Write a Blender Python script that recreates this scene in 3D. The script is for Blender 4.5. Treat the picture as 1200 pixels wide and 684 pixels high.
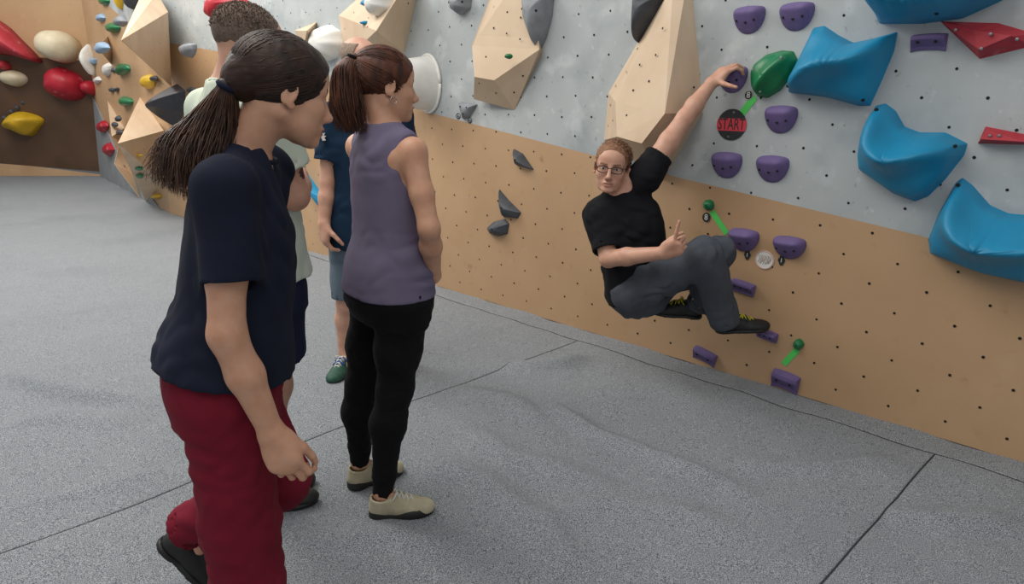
import bpy, bmesh, math, random
import numpy as np
from mathutils import Vector, Matrix

for o in list(bpy.data.objects): bpy.data.objects.remove(o)
SC = bpy.context.scene
COL = SC.collection
random.seed(7); rng = np.random.default_rng(7)

# ------------------------------------------------------------------ camera, world, lights, exposure
FPX = 820.0; PITCH = math.radians(15.9); CAMH = 1.5
cam_d = bpy.data.cameras.new('camera'); cam = bpy.data.objects.new('camera', cam_d); COL.objects.link(cam)
cam.location = (0, 0, CAMH); cam.rotation_euler = (math.pi/2 - PITCH, 0, 0)
cam_d.sensor_fit = 'HORIZONTAL'; cam_d.sensor_width = 36.0; cam_d.lens = 36.0*FPX/1200.0
cam_d.clip_start = 0.05; cam_d.clip_end = 200
SC.camera = cam

w = bpy.data.worlds.new('hall_ambient'); SC.world = w; w.use_nodes = True
w.node_tree.nodes['Background'].inputs[0].default_value = (0.95, 0.97, 1.0, 1)
w.node_tree.nodes['Background'].inputs[1].default_value = 0.46

def area(name, loc, size, power, target, col=(1, .96, .9)):
    d = bpy.data.lights.new(name, 'AREA'); d.shape = 'RECTANGLE'; d.size = size[0]; d.size_y = size[1]
    d.energy = power; d.color = col
    o = bpy.data.objects.new(name, d); COL.objects.link(o); o.location = loc
    o.rotation_euler = (Vector(target) - Vector(loc)).to_track_quat('-Z', 'Y').to_euler()
    return o
# hall ceiling lamps (long panels under the roof, above the matting)
area('ceiling_lamp', (-2.2, 2.6, 4.6), (4.0, 2.2), 135, (-1.6, 3.4, 0))
area('ceiling_lamp', (-4.6, 6.0, 4.8), (4.0, 2.2), 260, (-4.2, 7.0, 0))
area('ceiling_lamp', (-8.0, 9.3, 4.8), (3.0, 2.0), 130, (-7.4, 9.6, 0))
area('ceiling_lamp', (0.4, -1.6, 4.4), (3.4, 2.0), 40, (0.8, 2.0, 0.6))

SC.view_settings.view_transform = 'Standard'; SC.view_settings.look = 'None'
SC.view_settings.exposure = 0.0; SC.view_settings.gamma = 1.0
SC.view_settings.use_curve_mapping = False

# ------------------------------------------------------------------ helpers: pixels to directions
CP, SP = math.cos(PITCH), math.sin(PITCH)
def ray(x, y):
    a = (x-600)/FPX; b = -(y-342)/FPX
    return np.array([a, CP+b*SP, -SP+b*CP])
EYE = np.array([0, 0, CAMH])
def FL(x, y, z=0.0):                      # pixel on a horizontal plane
    r = ray(x, y); return EYE + r*(z-CAMH)/r[2]
def AT(x, y, Y):                          # pixel at a chosen distance into the hall
    r = ray(x, y); return EYE + r*(Y/r[1])
# the climbing wall: three upright facets in plan
PL = [np.array(q) for q in ((4.10, 0.655), (-0.66, 5.505), (-4.40, 8.95), (-7.69, 13.2))]
def facet(i):
    a, b = PL[i], PL[i+1]; t = (b-a)/np.linalg.norm(b-a); n = np.array([-t[1], t[0]])
    if n @ (-a) < 0: n = -n
    return a, t, n, np.linalg.norm(b-a)
def WALL(x, y, off=0.0, fi=None):         # pixel on the climbing wall, 'off' metres out from it
    r = ray(x, y)
    for i in ([fi] if fi is not None else range(3)):
        a, t, n, L = facet(i); base = a + n*off
        k = (base @ n)/(r[:2] @ n); P = EYE + r*k; s = (P[:2]-a) @ t
        if fi is not None or (k > 0 and (s < L or i == 2) and (s >= -0.5)): return P
    return P
def FRAME(fi):                            # wall frame: X to the viewer's right, Y up, Z out of the wall
    a, t, n, L = facet(fi)
    return np.array([[-t[0], -t[1], 0], [0, 0, 1], [n[0], n[1], 0]])
def WFI(x, y):
    r = ray(x, y)
    for i in range(3):
        a, t, n, L = facet(i); k = (a @ n)/(r[:2] @ n)
        if k > 0 and ((EYE[:2]+r[:2]*k-a) @ t) < L: return i
    return 2

# ------------------------------------------------------------------ materials
MATS = {}
def srgb(c):
    if isinstance(c, str): c = [int(c[i:i+2], 16)/255 for i in (0, 2, 4)]
    return tuple((v/12.92 if v <= .04045 else ((v+.055)/1.055)**2.4) for v in c) + (1,)
def mat(name, col, rough=.6, col2=None, scale=20, fac=(.35, .65), bump=0, bscale=80, stretch=(1, 1, 1), metal=0, spec=.5,
        spots=None, detail=4, coat=0, sss=0, obj=True, bstretch=None):
    if name in MATS: return MATS[name]
    m = bpy.data.materials.new(name); m.use_nodes = True; nt = m.node_tree; N = nt.nodes; Lk = nt.links
    b = N['Principled BSDF']; b.inputs['Roughness'].default_value = rough; b.inputs['Metallic'].default_value = metal
    b.inputs['Specular IOR Level'].default_value = spec; b.inputs['Coat Weight'].default_value = coat
    if sss:
        b.inputs['Subsurface Weight'].default_value = sss; b.inputs['Subsurface Radius'].default_value = (.012, .005, .003)
        b.inputs['Subsurface Scale'].default_value = 1.0
    b.inputs['Base Color'].default_value = srgb(col)
    tc = N.new('ShaderNodeTexCoord'); src = tc.outputs['Object']
    def mapping(st):
        mp = N.new('ShaderNodeMapping'); mp.inputs['Scale'].default_value = st; Lk.new(src, mp.inputs[0]); return mp.outputs[0]
    last = None
    if col2 is not None:
        nz = N.new('ShaderNodeTexNoise'); nz.inputs['Scale'].default_value = scale; nz.inputs['Detail'].default_value = detail
        Lk.new(mapping(stretch), nz.inputs['Vector'])
        cr = N.new('ShaderNodeValToRGB'); cr.color_ramp.elements[0].position = fac[0]; cr.color_ramp.elements[1].position = fac[1]
        cr.color_ramp.elements[0].color = srgb(col); cr.color_ramp.elements[1].color = srgb(col2)
        Lk.new(nz.outputs[0], cr.inputs[0]); last = cr.outputs[0]
    if spots is not None:                 # list of (colour, scale, lo, hi, strength)
        for (c, s, lo, hi, st) in spots:
            nz = N.new('ShaderNodeTexNoise'); nz.inputs['Scale'].default_value = s; nz.inputs['Detail'].default_value = 5
            Lk.new(src, nz.inputs['Vector'])
            mr = N.new('ShaderNodeMapRange'); mr.inputs[1].default_value = lo; mr.inputs[2].default_value = hi; mr.inputs[4].default_value = st
            Lk.new(nz.outputs[0], mr.inputs[0])
            mx = N.new('ShaderNodeMix'); mx.data_type = 'RGBA'; mx.inputs[7].default_value = srgb(c)
            Lk.new(mr.outputs[0], mx.inputs[0])
            if last is None: mx.inputs[6].default_value = srgb(col)
            else: Lk.new(last, mx.inputs[6])
            last = mx.outputs[2]
    if last is not None: Lk.new(last, b.inputs['Base Color'])
    if bump:
        nz = N.new('ShaderNodeTexNoise'); nz.inputs['Scale'].default_value = bscale; nz.inputs['Detail'].default_value = 3
        Lk.new(mapping(bstretch or stretch), nz.inputs['Vector'])
        bp = N.new('ShaderNodeBump'); bp.inputs['Strength'].default_value = bump; bp.inputs['Distance'].default_value = .004
        Lk.new(nz.outputs[0], bp.inputs['Height']); Lk.new(bp.outputs[0], b.inputs['Normal'])
    MATS[name] = m; return m

M_carpet = mat('grey_carpet', '4e545a', .95, 'b2b6ba', 300, (.36, .64), bump=.9, bscale=380, spec=.12, detail=2,
               spots=[('666c71', 1.1, .5, .75, .30), ('a4a9ac', 2.2, .55, .8, .22), ('474c51', 190, .56, .66, .5), ('b9bdc0', 230, .6, .7, .45)])
M_ply = mat('plywood', 'ac8a67', .55, 'bd9c78', 1.1, (.3, .72), bump=.06, bscale=60, detail=3,
            spots=[('96734f', 1.7, .58, .8, .35), ('c9ae8c', 5, .62, .8, .3), ('6f5238', 7, .68, .76, .45), ('a07c58', 14, .6, .75, .25)])
M_plydark = mat('dark_plywood', '523d2d', .6, '644a37', 1.4, (.3, .7), spots=[('3f2e22', 2, .55, .8, .4)])  # darker plywood tone for the overhang panels of the back wall
M_greyply = mat('grey_painted_plywood', 'a2a8a9', .6, 'b4b9b9', 1.9, (.3, .7), bump=.08, bscale=50,
                spots=[('828c90', 2.6, .52, .72, .6), ('c9cdce', 5, .57, .72, .6), ('727b7f', 24, .66, .72, .5), ('a89d8a', 1.8, .6, .8, .35), ('c9cdce', 17, .66, .74, .5)])
M_conc = mat('grey_kick_paint', '7c8184', .7, '8b9092', 3)
M_birch = mat('birch_volume', 'c7ad90', .6, 'd2bca1', 3, (.3, .7), stretch=(1, 1, 3), bump=.04,
              spots=[('b89b7a', 5, .6, .78, .3)])
M_hole = mat('hole_black', '120f0d', .9)
M_steel = mat('bolt_steel', '9a9a9a', .35, metal=.9)
M_purple = mat('purple_resin', '625280', .75, '6f5f8e', 12, bump=.25, bscale=320, spots=[('968ba8', 9, .6, .78, .4), ('4b3d66', 5, .6, .8, .4)])
M_blue = mat('blue_fibreglass', '0d7fa8', .5, '1489b4', 5, bump=.2, bscale=350, spots=[('5aa9c6', 5, .6, .85, .35), ('0a6c93', 3, .55, .8, .4)])
M_green = mat('green_resin', '0e6a3c', .35, '15784a', 9, bump=.1, bscale=200, spots=[('4f9a74', 8, .66, .8, .35)])
M_red = mat('red_resin', 'a52a35', .6, 'b33340', 9, bump=.2, bscale=300, spots=[('d18f90', 7, .62, .74, .6)])
M_hotred = mat('bright_red_resin', 'a3182a', .5, 'b02234', 9, spots=[('e09a9e', 7, .62, .74, .5)])
M_white = mat('white_resin', 'd9d8d2', .45, 'e4e3de', 8, spots=[('b9b5a8', 6, .62, .8, .4)])
M_cream = mat('cream_resin', 'cfc3a4', .5, 'd9cfb4', 8, spots=[('b0a384', 6, .62, .8, .4)])
M_yellow = mat('yellow_resin', 'c29c14', .5, 'cfa824', 8)
M_dark = mat('slate_resin', '3b3f45', .55, '474b52', 14, bump=.2, bscale=300, spots=[('7b8086', 9, .64, .78, .4)])
M_grey = mat('grey_resin', '767a7f', .6, '878b90', 14, bump=.2, bscale=300, spots=[('a9adb1', 9, .6, .78, .5)])
M_paleblue = mat('pale_blue_resin', '7f9db8', .5, '93aec6', 14)
M_black = mat('black_resin', '23242a', .45, '2d2e35', 14)
M_tape = mat('lime_tape', '52c95c', .6)
M_tagblack = mat('tag_black', '23272a', .5, '2c3134', 30)
M_tagred = mat('tag_red', 'cc3d4a', .55)
M_ink = mat('tag_ink', '2a2a2c', .6)
M_paper = mat('tag_white', 'd8d6cf', .6)
M_pink = mat('tag_pink', 'c78a80', .6)
M_mint = mat('tag_teal', '7f9e98', .6)

# ------------------------------------------------------------------ mesh helpers
def link(name, me, m=None, parent=None, smooth=False):
    o = bpy.data.objects.new(name, me); COL.objects.link(o)
    if m is not None and not me.materials: me.materials.append(m)
    if smooth and len(me.polygons): me.polygons.foreach_set('use_smooth', np.ones(len(me.polygons), bool))
    if parent is not None: o.parent = parent
    return o
def mesh(name, V, Fc):
    me = bpy.data.meshes.new(name); me.from_pydata([tuple(map(float, v)) for v in V], [], [tuple(map(int, f)) for f in Fc]); me.update(); return me
def tag(o, label=None, cat=None, group=None, kind=None):
    if label: o['label'] = label
    if cat: o['category'] = cat
    if group: o['group'] = group
    if kind: o['kind'] = kind
    return o
def empty(name, loc=(0, 0, 0)):
    o = bpy.data.objects.new(name, None); COL.objects.link(o); o.location = tuple(map(float, loc)); o.empty_display_size = .1; return o
def place(o, R, loc):                     # R rows are the local axes in the world
    Mx = Matrix.Identity(4)
    for i in range(3):
        for j in range(3): Mx[j][i] = float(R[i][j])
    Mx.translation = Vector(tuple(map(float, loc))); o.matrix_world = Mx; return o
def prism_mesh(name, pts, depth_vec):     # planar polygon extruded along a vector
    n = len(pts); V = [np.array(p) for p in pts] + [np.array(p)+depth_vec for p in pts]
    return mesh(name, V, [tuple(range(n)), tuple(range(2*n-1, n-1, -1))] + [(i, i+n, (i+1) % n+n, (i+1) % n) for i in range(n)])
def fix_normals(me):
    bm = bmesh.new(); bm.from_mesh(me); bmesh.ops.recalc_face_normals(bm, faces=bm.faces); bm.to_mesh(me); bm.free()
def tube_mesh(name, paths, sides=6):      # paths: list of (points, radii)
    V = []; Fc = []
    for pts, rad in paths:
        pts = np.asarray(pts, float); n = len(pts); rad = np.broadcast_to(np.asarray(rad, float), (n,))
        T = np.gradient(pts, axis=0); T /= np.linalg.norm(T, axis=1)[:, None]+1e-9
        ref = np.array([0, 0, 1.]) if abs(T[0][2]) < .9 else np.array([1., 0, 0]); b0 = len(V); u = np.cross(T[0], ref); u /= np.linalg.norm(u)
        for i in range(n):
            u = u - T[i]*(u@T[i]); u /= np.linalg.norm(u)+1e-9; v = np.cross(T[i], u)
            for k in range(sides):
                a = 2*math.pi*k/sides; V.append(pts[i]+rad[i]*(math.cos(a)*u+math.sin(a)*v))
        for i in range(n-1):
            for k in range(sides):
                Fc.append((b0+i*sides+k, b0+i*sides+(k+1) % sides, b0+(i+1)*sides+(k+1) % sides, b0+(i+1)*sides+k))
        Fc.append(tuple(b0+k for k in range(sides))[::-1]); Fc.append(tuple(b0+(n-1)*sides+k for k in range(sides)))
    return mesh(name, V, Fc)
def catmull(P, n, closed=False):
    P = np.asarray(P, float); m = len(P); out = []
    segs = m if closed else m-1
    for i in range(segs):
        g = lambda k: P[k % m] if closed else P[min(max(k, 0), m-1)]
        p0, p1, p2, p3 = g(i-1), g(i), g(i+1), g(i+2)
        for j in range(n):
            t = j/n
            out.append(.5*((2*p1)+(-p0+p2)*t+(2*p0-5*p1+4*p2-p3)*t*t+(-p0+3*p1-3*p2+p3)*t**3))
    if not closed: out.append(P[-1])
    return np.array(out)

# ------------------------------------------------------------------ floor: mats in wall coordinates (s along the wall, w out from it)
a0, t0, n0, L0 = facet(0)
REF = np.array([2.158, 2.64])
def SW(s, w_): return REF + t0*s + n0*w_
def toSW(P): d = np.asarray(P)[:2]-REF; return d@t0, d@n0
wr = []
def wrinkle(pix, amp, wid): wr.append((np.array([FL(*q)[:2] for q in pix]), amp, wid))
wrinkle([(640, 470), (654, 482), (696, 508), (740, 525), (792, 546), (852, 569), (900, 590)], 0.0354, 0.045)
wrinkle([(588, 427), (620, 433), (660, 428), (690, 418)], 0.0510, 0.065)
wrinkle([(0, 438), (50, 455), (100, 466), (180, 472)], 0.0566, 0.051)
wrinkle([(0, 500), (70, 490), (170, 500)], 0.0339, 0.065)
wrinkle([(480, 530), (560, 560), (640, 620), (680, 680)], 0.0339, 0.065)
wrinkle([(520, 480), (600, 540), (640, 545), (760, 590)], 0.0283, 0.065)
wrinkle([(1030, 600), (1100, 610), (1200, 608)], 0.0339, 0.065)
wrinkle([(860, 545), (960, 548), (1060, 538)], 0.0283, 0.051)
wrinkle([(90, 380), (160, 360), (190, 350)], 0.0339, 0.065)
wrinkle([(520, 455), (600, 470), (640, 500)], 0.0339, 0.065)
wrinkle([(0, 320), (60, 335), (150, 330)], 0.0339, 0.102)
wrinkle([(30, 590), (130, 570), (215, 545)], 0.0171, 0.030)
wrinkle([(560, 640), (700, 590), (800, 600), (900, 640)], 0.0227, 0.065)
wrinkle([(380, 640), (450, 625), (560, 640)], 0.0227, 0.065)
PH = rng.uniform(0, 6.28, 24)
def hfloor(P):
    x, y = P[:, 0], P[:, 1]; h = np.zeros(len(P))
    for i in range(8):
        a = PH[i]; k = 5+2.2*i
        h += .0016*np.sin(k*(x*math.cos(a)+y*math.sin(a))+PH[i+8]+1.3*np.sin(2.1*x+PH[i+16])+1.1*np.sin(1.7*y+PH[i]))
    for pl, A, wd in wr:
        d2 = np.full(len(P), 1e9); tt = np.zeros(len(P))
        for i in range(len(pl)-1):
            a, b = pl[i], pl[i+1]; ba = b-a; t = np.clip(((P-a)@ba)/(ba@ba), 0, 1); q = P-a-t[:, None]*ba
            dd = (q**2).sum(1); m = dd < d2; d2[m] = dd[m]; tt[m] = (i+t[m])/(len(pl)-1)
        h += A*np.exp(-d2/wd**2)*np.clip(np.sin(np.pi*np.clip(tt, .02, .98))*1.6, 0, 1)
    return h
floor_o = link('floor', mesh('floor', [(-20, -6, -.06), (10, -6, -.06), (10, 16, -.06), (-20, 16, -.06)], [(0, 1, 2, 3)]), M_conc)
tag(floor_o, kind='structure')
def steps(lo, hi):
    out = [lo]
    while out[-1] < hi-1e-6:
        v = out[-1]; st = .030 if -1.3 < v < 4.6 else .25
        out.append(min(hi, v+st))
    return np.array(sorted(set(out+[lo+.004, lo+.010, hi-.010, hi-.004])))
GAP = .0022
def mat_piece(s0, s1, w0, w1):
    S = steps(s0+GAP, s1-GAP); Wd = steps(w0+GAP, w1-GAP); ns, nw = len(S), len(Wd)
    gs, gw = np.meshgrid(S, Wd, indexing='ij'); P = REF[None]+gs.reshape(-1, 1)*t0+gw.reshape(-1, 1)*n0
    es = np.minimum(np.minimum(gs-s0, s1-gs), np.minimum(gw-w0, w1-gw)).reshape(-1)
    h = hfloor(P) - .004*np.exp(-(es/.005)**2)
    V = np.c_[P, h]; idx = np.arange(ns*nw).reshape(ns, nw)
    Fq = np.stack([idx[:-1, :-1], idx[:-1, 1:], idx[1:, 1:], idx[1:, :-1]], -1).reshape(-1, 4)
    rim = list(idx[:, 0]) + list(idx[-1, 1:]) + list(idx[-2::-1, -1]) + list(idx[0, -2:0:-1])
    base = len(V); V = np.vstack([V, np.c_[V[rim][:, :2], np.full(len(rim), -.055)]])
    Fs = [(rim[i], rim[(i+1) % len(rim)], base+(i+1) % len(rim), base+i) for i in range(len(rim))]
    me = mesh('mat', V, list(map(tuple, Fq))+Fs); fix_normals(me)
    return link('carpet_mat', me, M_carpet, floor_o, smooth=True)
mat_piece(-3.2, 9.6, -.05, .185)
SE = [-3.2, .285, 2.30, 9.6, 19]
for i in range(4):
    mat_piece(SE[i], SE[i+1], .185 if i < 3 else -7, 12)

def seam(p0, p1, wd):                      # thin dark strip added to paint the shaded gap between two mats
    a, b = SW(*p0), SW(*p1); d = unit2(b-a); q = np.array([-d[1], d[0]])*wd/2; N = 120; V = []; Fc = []
    for k in range(N+1):
        c = a+(b-a)*k/N; z = float(hfloor(c[None])[0]); V += [(*(c+q), z-.0015), (*(c-q), z-.0015)]
    for k in range(N): Fc.append((2*k, 2*k+1, 2*k+3, 2*k+2))
    link('seam_strip', mesh('seam_strip', V, Fc), M_seam, floor_o)
def unit2(v): return v/np.linalg.norm(v)
M_seam = mat('seam_black', '2b2e31', .9)
seam((-2.5, .185), (6.5, .185), .008); seam((.285, .185), (.285, 3.5), .006); seam((2.30, .185), (2.30, 3.6), .003)
# ------------------------------------------------------------------ climbing wall
WT = 4.6
def zb(i, s):                             # height of the slanted edge between bare and grey boards
    key = [(-9, .45), (0, .50), (3.05, .865), (5.1, 1.118), (6.79, 1.36), (9.5, 1.86), (11.88, 2.12), (14.2, 2.72), (17.5, 3.6)]
    g = s+sum(facet(k)[3] for k in range(i)); return float(np.interp(g, [k[0] for k in key], [k[1] for k in key]))
def wpt(i, s, z, off=0):
    a, t, n, L = facet(i); q = a+t*s+n*off; return np.array([q[0], q[1], z])
sides = ('right', 'middle', 'left')
walls = []
for i in range(3):
    a, t, n, L = facet(i); n3 = np.array([n[0], n[1], 0])
    root = empty('wall_'+sides[i], wpt(i, L/2, 0)); tag(root, kind='structure'); inv = root.location.copy()
    root_off = np.array(inv); walls.append(root)
    cuts = np.linspace(0, L, max(2, int(round(L/2.44))+1)) if i else np.linspace(0, L, 4)
    for j in range(len(cuts)-1):
        e0, e1 = cuts[j], cuts[j+1]
        p = [wpt(i, e0, 0), wpt(i, e1, 0), wpt(i, e1, zb(i, e1)), wpt(i, e0, zb(i, e0))]
        me = prism_mesh('panel', [q-root_off for q in p], -n3*.03); fix_normals(me); link('plywood_panel', me, M_ply, root)
        p = [wpt(i, e0, zb(i, e0)), wpt(i, e1, zb(i, e1)), wpt(i, e1, WT), wpt(i, e0, WT)]
        me = prism_mesh('panel', [q-root_off for q in p], -n3*.03); fix_normals(me); link('grey_panel', me, M_greyply, root)
    # bolt holes: tiny, too many to pick apart
    V = []; Fc = []
    sref = np.linalg.norm(REF-PL[0]) if i == 0 else 0
    rows = [.084, .194, .305, .418, .531, .647, .763, .885]+[1.007+.1172*k for k in range(31)]
    for ri, z in enumerate(rows):
        k0 = (.627 if ri % 2 == 0 else .743)
        for k in range(-40, 80):
            s = sref+k0+.2385*k+ (-.02+.05*max(0, .9-z)*-1.5)
            if ri >= 8: s += .0
            if not (.03 < s < L-.03): continue
            if i == 2 and z < 2.3 and rng.random() < .5: continue
            z_ = z+rng.normal(0, .003); s_ = s+rng.normal(0, .003); r = (.0060, .0050, .0055)[i]+.001*rng.random(); b0 = len(V)
            for q in range(8): V.append(wpt(i, s_+r*math.cos(q*math.pi/4), z_+r*math.sin(q*math.pi/4), .0016)-root_off)
            Fc.append(tuple(range(b0, b0+8)))
    ob = link('bolt_holes', mesh('bolt_holes', V, Fc), M_hole, root); tag(ob, kind='stuff')
# grey kick panel on the far facet, tapering towards the floor
i = 2; L = facet(2)[3]; n3 = np.array([*facet(2)[2], 0])
p = [wpt(2, L-.01, 0, .02), wpt(2, L-.01, 1.75, .02), wpt(2, L*.62, .62, .02), wpt(2, .55, 0, .02)]
me = prism_mesh('kick', [q-np.array(walls[2].location) for q in p], -n3*.018); fix_normals(me); link('kick_panel', me, M_conc, walls[2])

# back wall: low skirting board, steep overhang, upright board above
bx0, bx1, by = -19.0, -7.0, 13.2
root = empty('wall_back', (-10, by, 0)); tag(root, kind='structure'); ro = np.array([-10, by, 0])
def bp(name, pts, d, m):
    me = prism_mesh(name, [np.array(q, float)-ro for q in pts], np.array(d, float)); fix_normals(me); link(name, me, m, root)
bp('skirting_board', [(bx0, by, 0), (-7.69, by, 0), (-7.69, by, .02), (-9.9, by, .30), (bx0, by, .5)], (0, .03, 0), M_ply)
for k in range(2):
    x0, x1 = (bx0, -10.4) if k == 0 else (-10.4, -7.0)
    g = lambda x: np.interp(x, [-9.9, -7.69], [.30, .02])
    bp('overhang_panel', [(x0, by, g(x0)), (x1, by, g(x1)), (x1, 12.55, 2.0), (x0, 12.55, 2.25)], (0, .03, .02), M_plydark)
    bp('upper_panel', [(x0, 12.55, 2.25), (x1, 12.55, 2.0), (x1, 12.45, WT), (x0, 12.45, WT)], (0, .03, 0), M_ply)

# ------------------------------------------------------------------ climbing holds
def outline_local(pix, c, fi):            # pixel outline -> wall-frame coordinates about c
    R = FRAME(fi); out = []
    for q in pix:
        d = WALL(q[0], q[1], 0, fi)-c; out.append((d@R[0], d@R[1]))
    return np.array(out)
def pillow(name, loc2, centre, hfun, m, c, fi, rings=10, parent=None, back=.004):
    """closed outline (wall frame, metres) swelling out of the wall; hfun(r, ang, u, v) gives metres out"""
    n = len(loc2); V = []; Fc = []; ce = np.array(centre)
    rs = np.sin(np.linspace(math.pi/2, 0, rings+1))
    for r in rs[:-1]:
        for q in loc2:
            u, v = ce+(q-ce)*r; V.append((u, v, hfun(r, math.atan2(q[1]-ce[1], q[0]-ce[0]), u, v)))
    V.append((ce[0], ce[1], hfun(0, 0, ce[0], ce[1]))); top = len(V)-1
    for k in range(rings-1):
        for i in range(n): Fc.append((k*n+i, k*n+(i+1) % n, (k+1)*n+(i+1) % n, (k+1)*n+i))
    for i in range(n): Fc.append(((rings-1)*n+i, (rings-1)*n+(i+1) % n, top))
    b0 = len(V)
    for q in loc2: V.append((q[0], q[1], -back))
    for i in range(n): Fc.append((b0+i, b0+(i+1) % n, (i+1) % n, i))
    Fc.append(tuple(range(b0+n-1, b0-1, -1)))
    me = mesh(name, V, Fc); fix_normals(me); o = link(name, me, m, None, smooth=True); place(o, FRAME(fi), c); return o
def dome(H, p=2.4, q=.6, f=None):
    def h(r, a, u, v): return H*max(0, 1-r**p)**q*(f(r, a, u, v) if f else 1)
    return h
def rounded(pix, n=4, tight=.25):         # keep corners fairly crisp: points close to each corner, then smooth
    P = np.asarray(pix, float); out = []
    for i in range(len(P)):
        a, b, c = P[i-1], P[i], P[(i+1) % len(P)]
        out += [b+(a-b)*tight*.5, b+(a-b)*.02+(c-b)*.02, b+(c-b)*tight*.5]
    return catmull(out, n, True)
def bolt(parent, u, v, z, r=.007, m=None, name='bolt'):
    V = [(0, 0, .0015)]+[(r*math.cos(k*math.pi/4), r*math.sin(k*math.pi/4), .0005) for k in range(8)]+[(r*1.1*math.cos(k*math.pi/4), r*1.1*math.sin(k*math.pi/4), -.01) for k in range(8)]
    Fc = [(0, 1+k, 1+(k+1) % 8) for k in range(8)]+[(1+k, 9+k, 9+(k+1) % 8, 1+(k+1) % 8) for k in range(8)]
    o = link(name, mesh(name, V, Fc), m or M_hole, parent); o.location = (u, v, z); return o
def hold(name, pix, H, m, label, cat='climbing hold', group=None, p=2.4, q=.6, f=None, ctr=None, smooth_n=4, tight=.5, bolts=(), rings=10, boltm=None, fi=None):
    pc = np.mean(np.asarray(pix, float), 0) if ctr is None else np.array(ctr, float)
    if fi is None: fi = WFI(*pc)
    c = WALL(pc[0], pc[1], 0, fi)
    lo = outline_local(rounded(pix, smooth_n, tight), c, fi); hf = dome(H, p, q, f)
    o = pillow(name, lo, (0, 0), hf, m, c, fi, rings)
    for bx in bolts:
        d = WALL(bx[0], bx[1], 0, fi)-c; R = FRAME(fi); u, v = d@R[0], d@R[1]
        a = math.atan2(v, u); angs = np.arctan2(lo[:, 1], lo[:, 0]); k = np.argmin(np.abs(np.angle(np.exp(1j*(angs-a)))))
        r = min(.95, math.hypot(u, v)/np.linalg.norm(lo[k])); bolt(o, u, v, hf(r, a, u, v)+.0005, m=boltm)
    tag(o, label, cat, group); return o

# purple half-moon jugs: flat lip above, round belly below
def jug(cx, cy, w_, h_, H, label, tilt=0, name='half_moon_hold'):
    c = WALL(cx, cy); fi = WFI(cx, cy); R = FRAME(fi)
    px = np.linalg.norm(WALL(cx+1, cy, 0, fi)-WALL(cx, cy, 0, fi)); pz = abs(WALL(cx, cy-1, 0, fi)[2]-c[2])
    hw, hh = w_*px/2, h_*pz/2
    shp = [(-.93, .55), (-.8, .86), (-.4, .97), (0, 1), (.4, .97), (.8, .86), (.93, .55), (.9, .05), (.72, -.5), (.4, -.88), (0, -1), (-.4, -.88), (-.72, -.5), (-.9, .05)]
    lo = catmull(np.array([(u*hw, v*hh) for u, v in shp]), 3, True)
    ct, st = math.cos(tilt), math.sin(tilt); lo = np.c_[lo[:, 0]*ct-lo[:, 1]*st, lo[:, 0]*st+lo[:, 1]*ct]
    def hf(r, a, u, v):
        vv = v/hh; return H*max(0, 1-r**3.2)**.5*(.62+.38*np.clip(vv*1.3+.35, -1, 1))
    o = pillow(name, lo, (0, .1*hh), hf, M_purple, c, fi, 12)
    for sx in (-.55, .0, .5):
        u, v = sx*hw, -.05*hh-.12*hh*(sx == 0); r = abs(sx)*.95
        bolt(o, u, v, hf(r, 0, u, v)-.0005, .006 if sx else .008)
    return tag(o, label, 'climbing hold', 'purple half-moon holds')
JW, JH, JD = 37, 33, .065
jug(878.5, 23.5, 38, 33, JD, 'purple half-moon hold up the wall, on the climber side of its top pair')
jug(934, 19.5, 42, 34, JD, 'purple half-moon hold up the wall, on the blue-hold side of its top pair')
jug(859, 93, 36, 32, JD, "purple half-moon hold gripped by the climber's raised hand")
jug(915.5, 140, 40, 33, JD, 'purple half-moon hold directly below the big green teardrop hold')
jug(852, 193.5, 37, 31, JD, 'purple half-moon hold directly below the red and black START disc')
jug(905.5, 198, 40, 32, JD, 'purple half-moon hold below START, beside another, on the blue-hold side')
jug(872, 281, 37, 27, .075, "purple half-moon hold on the plywood just above the climber's knee")
jug(925.5, 290, 40, 27, .075, 'purple half-moon hold on the plywood beside the white round sticker')

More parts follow.
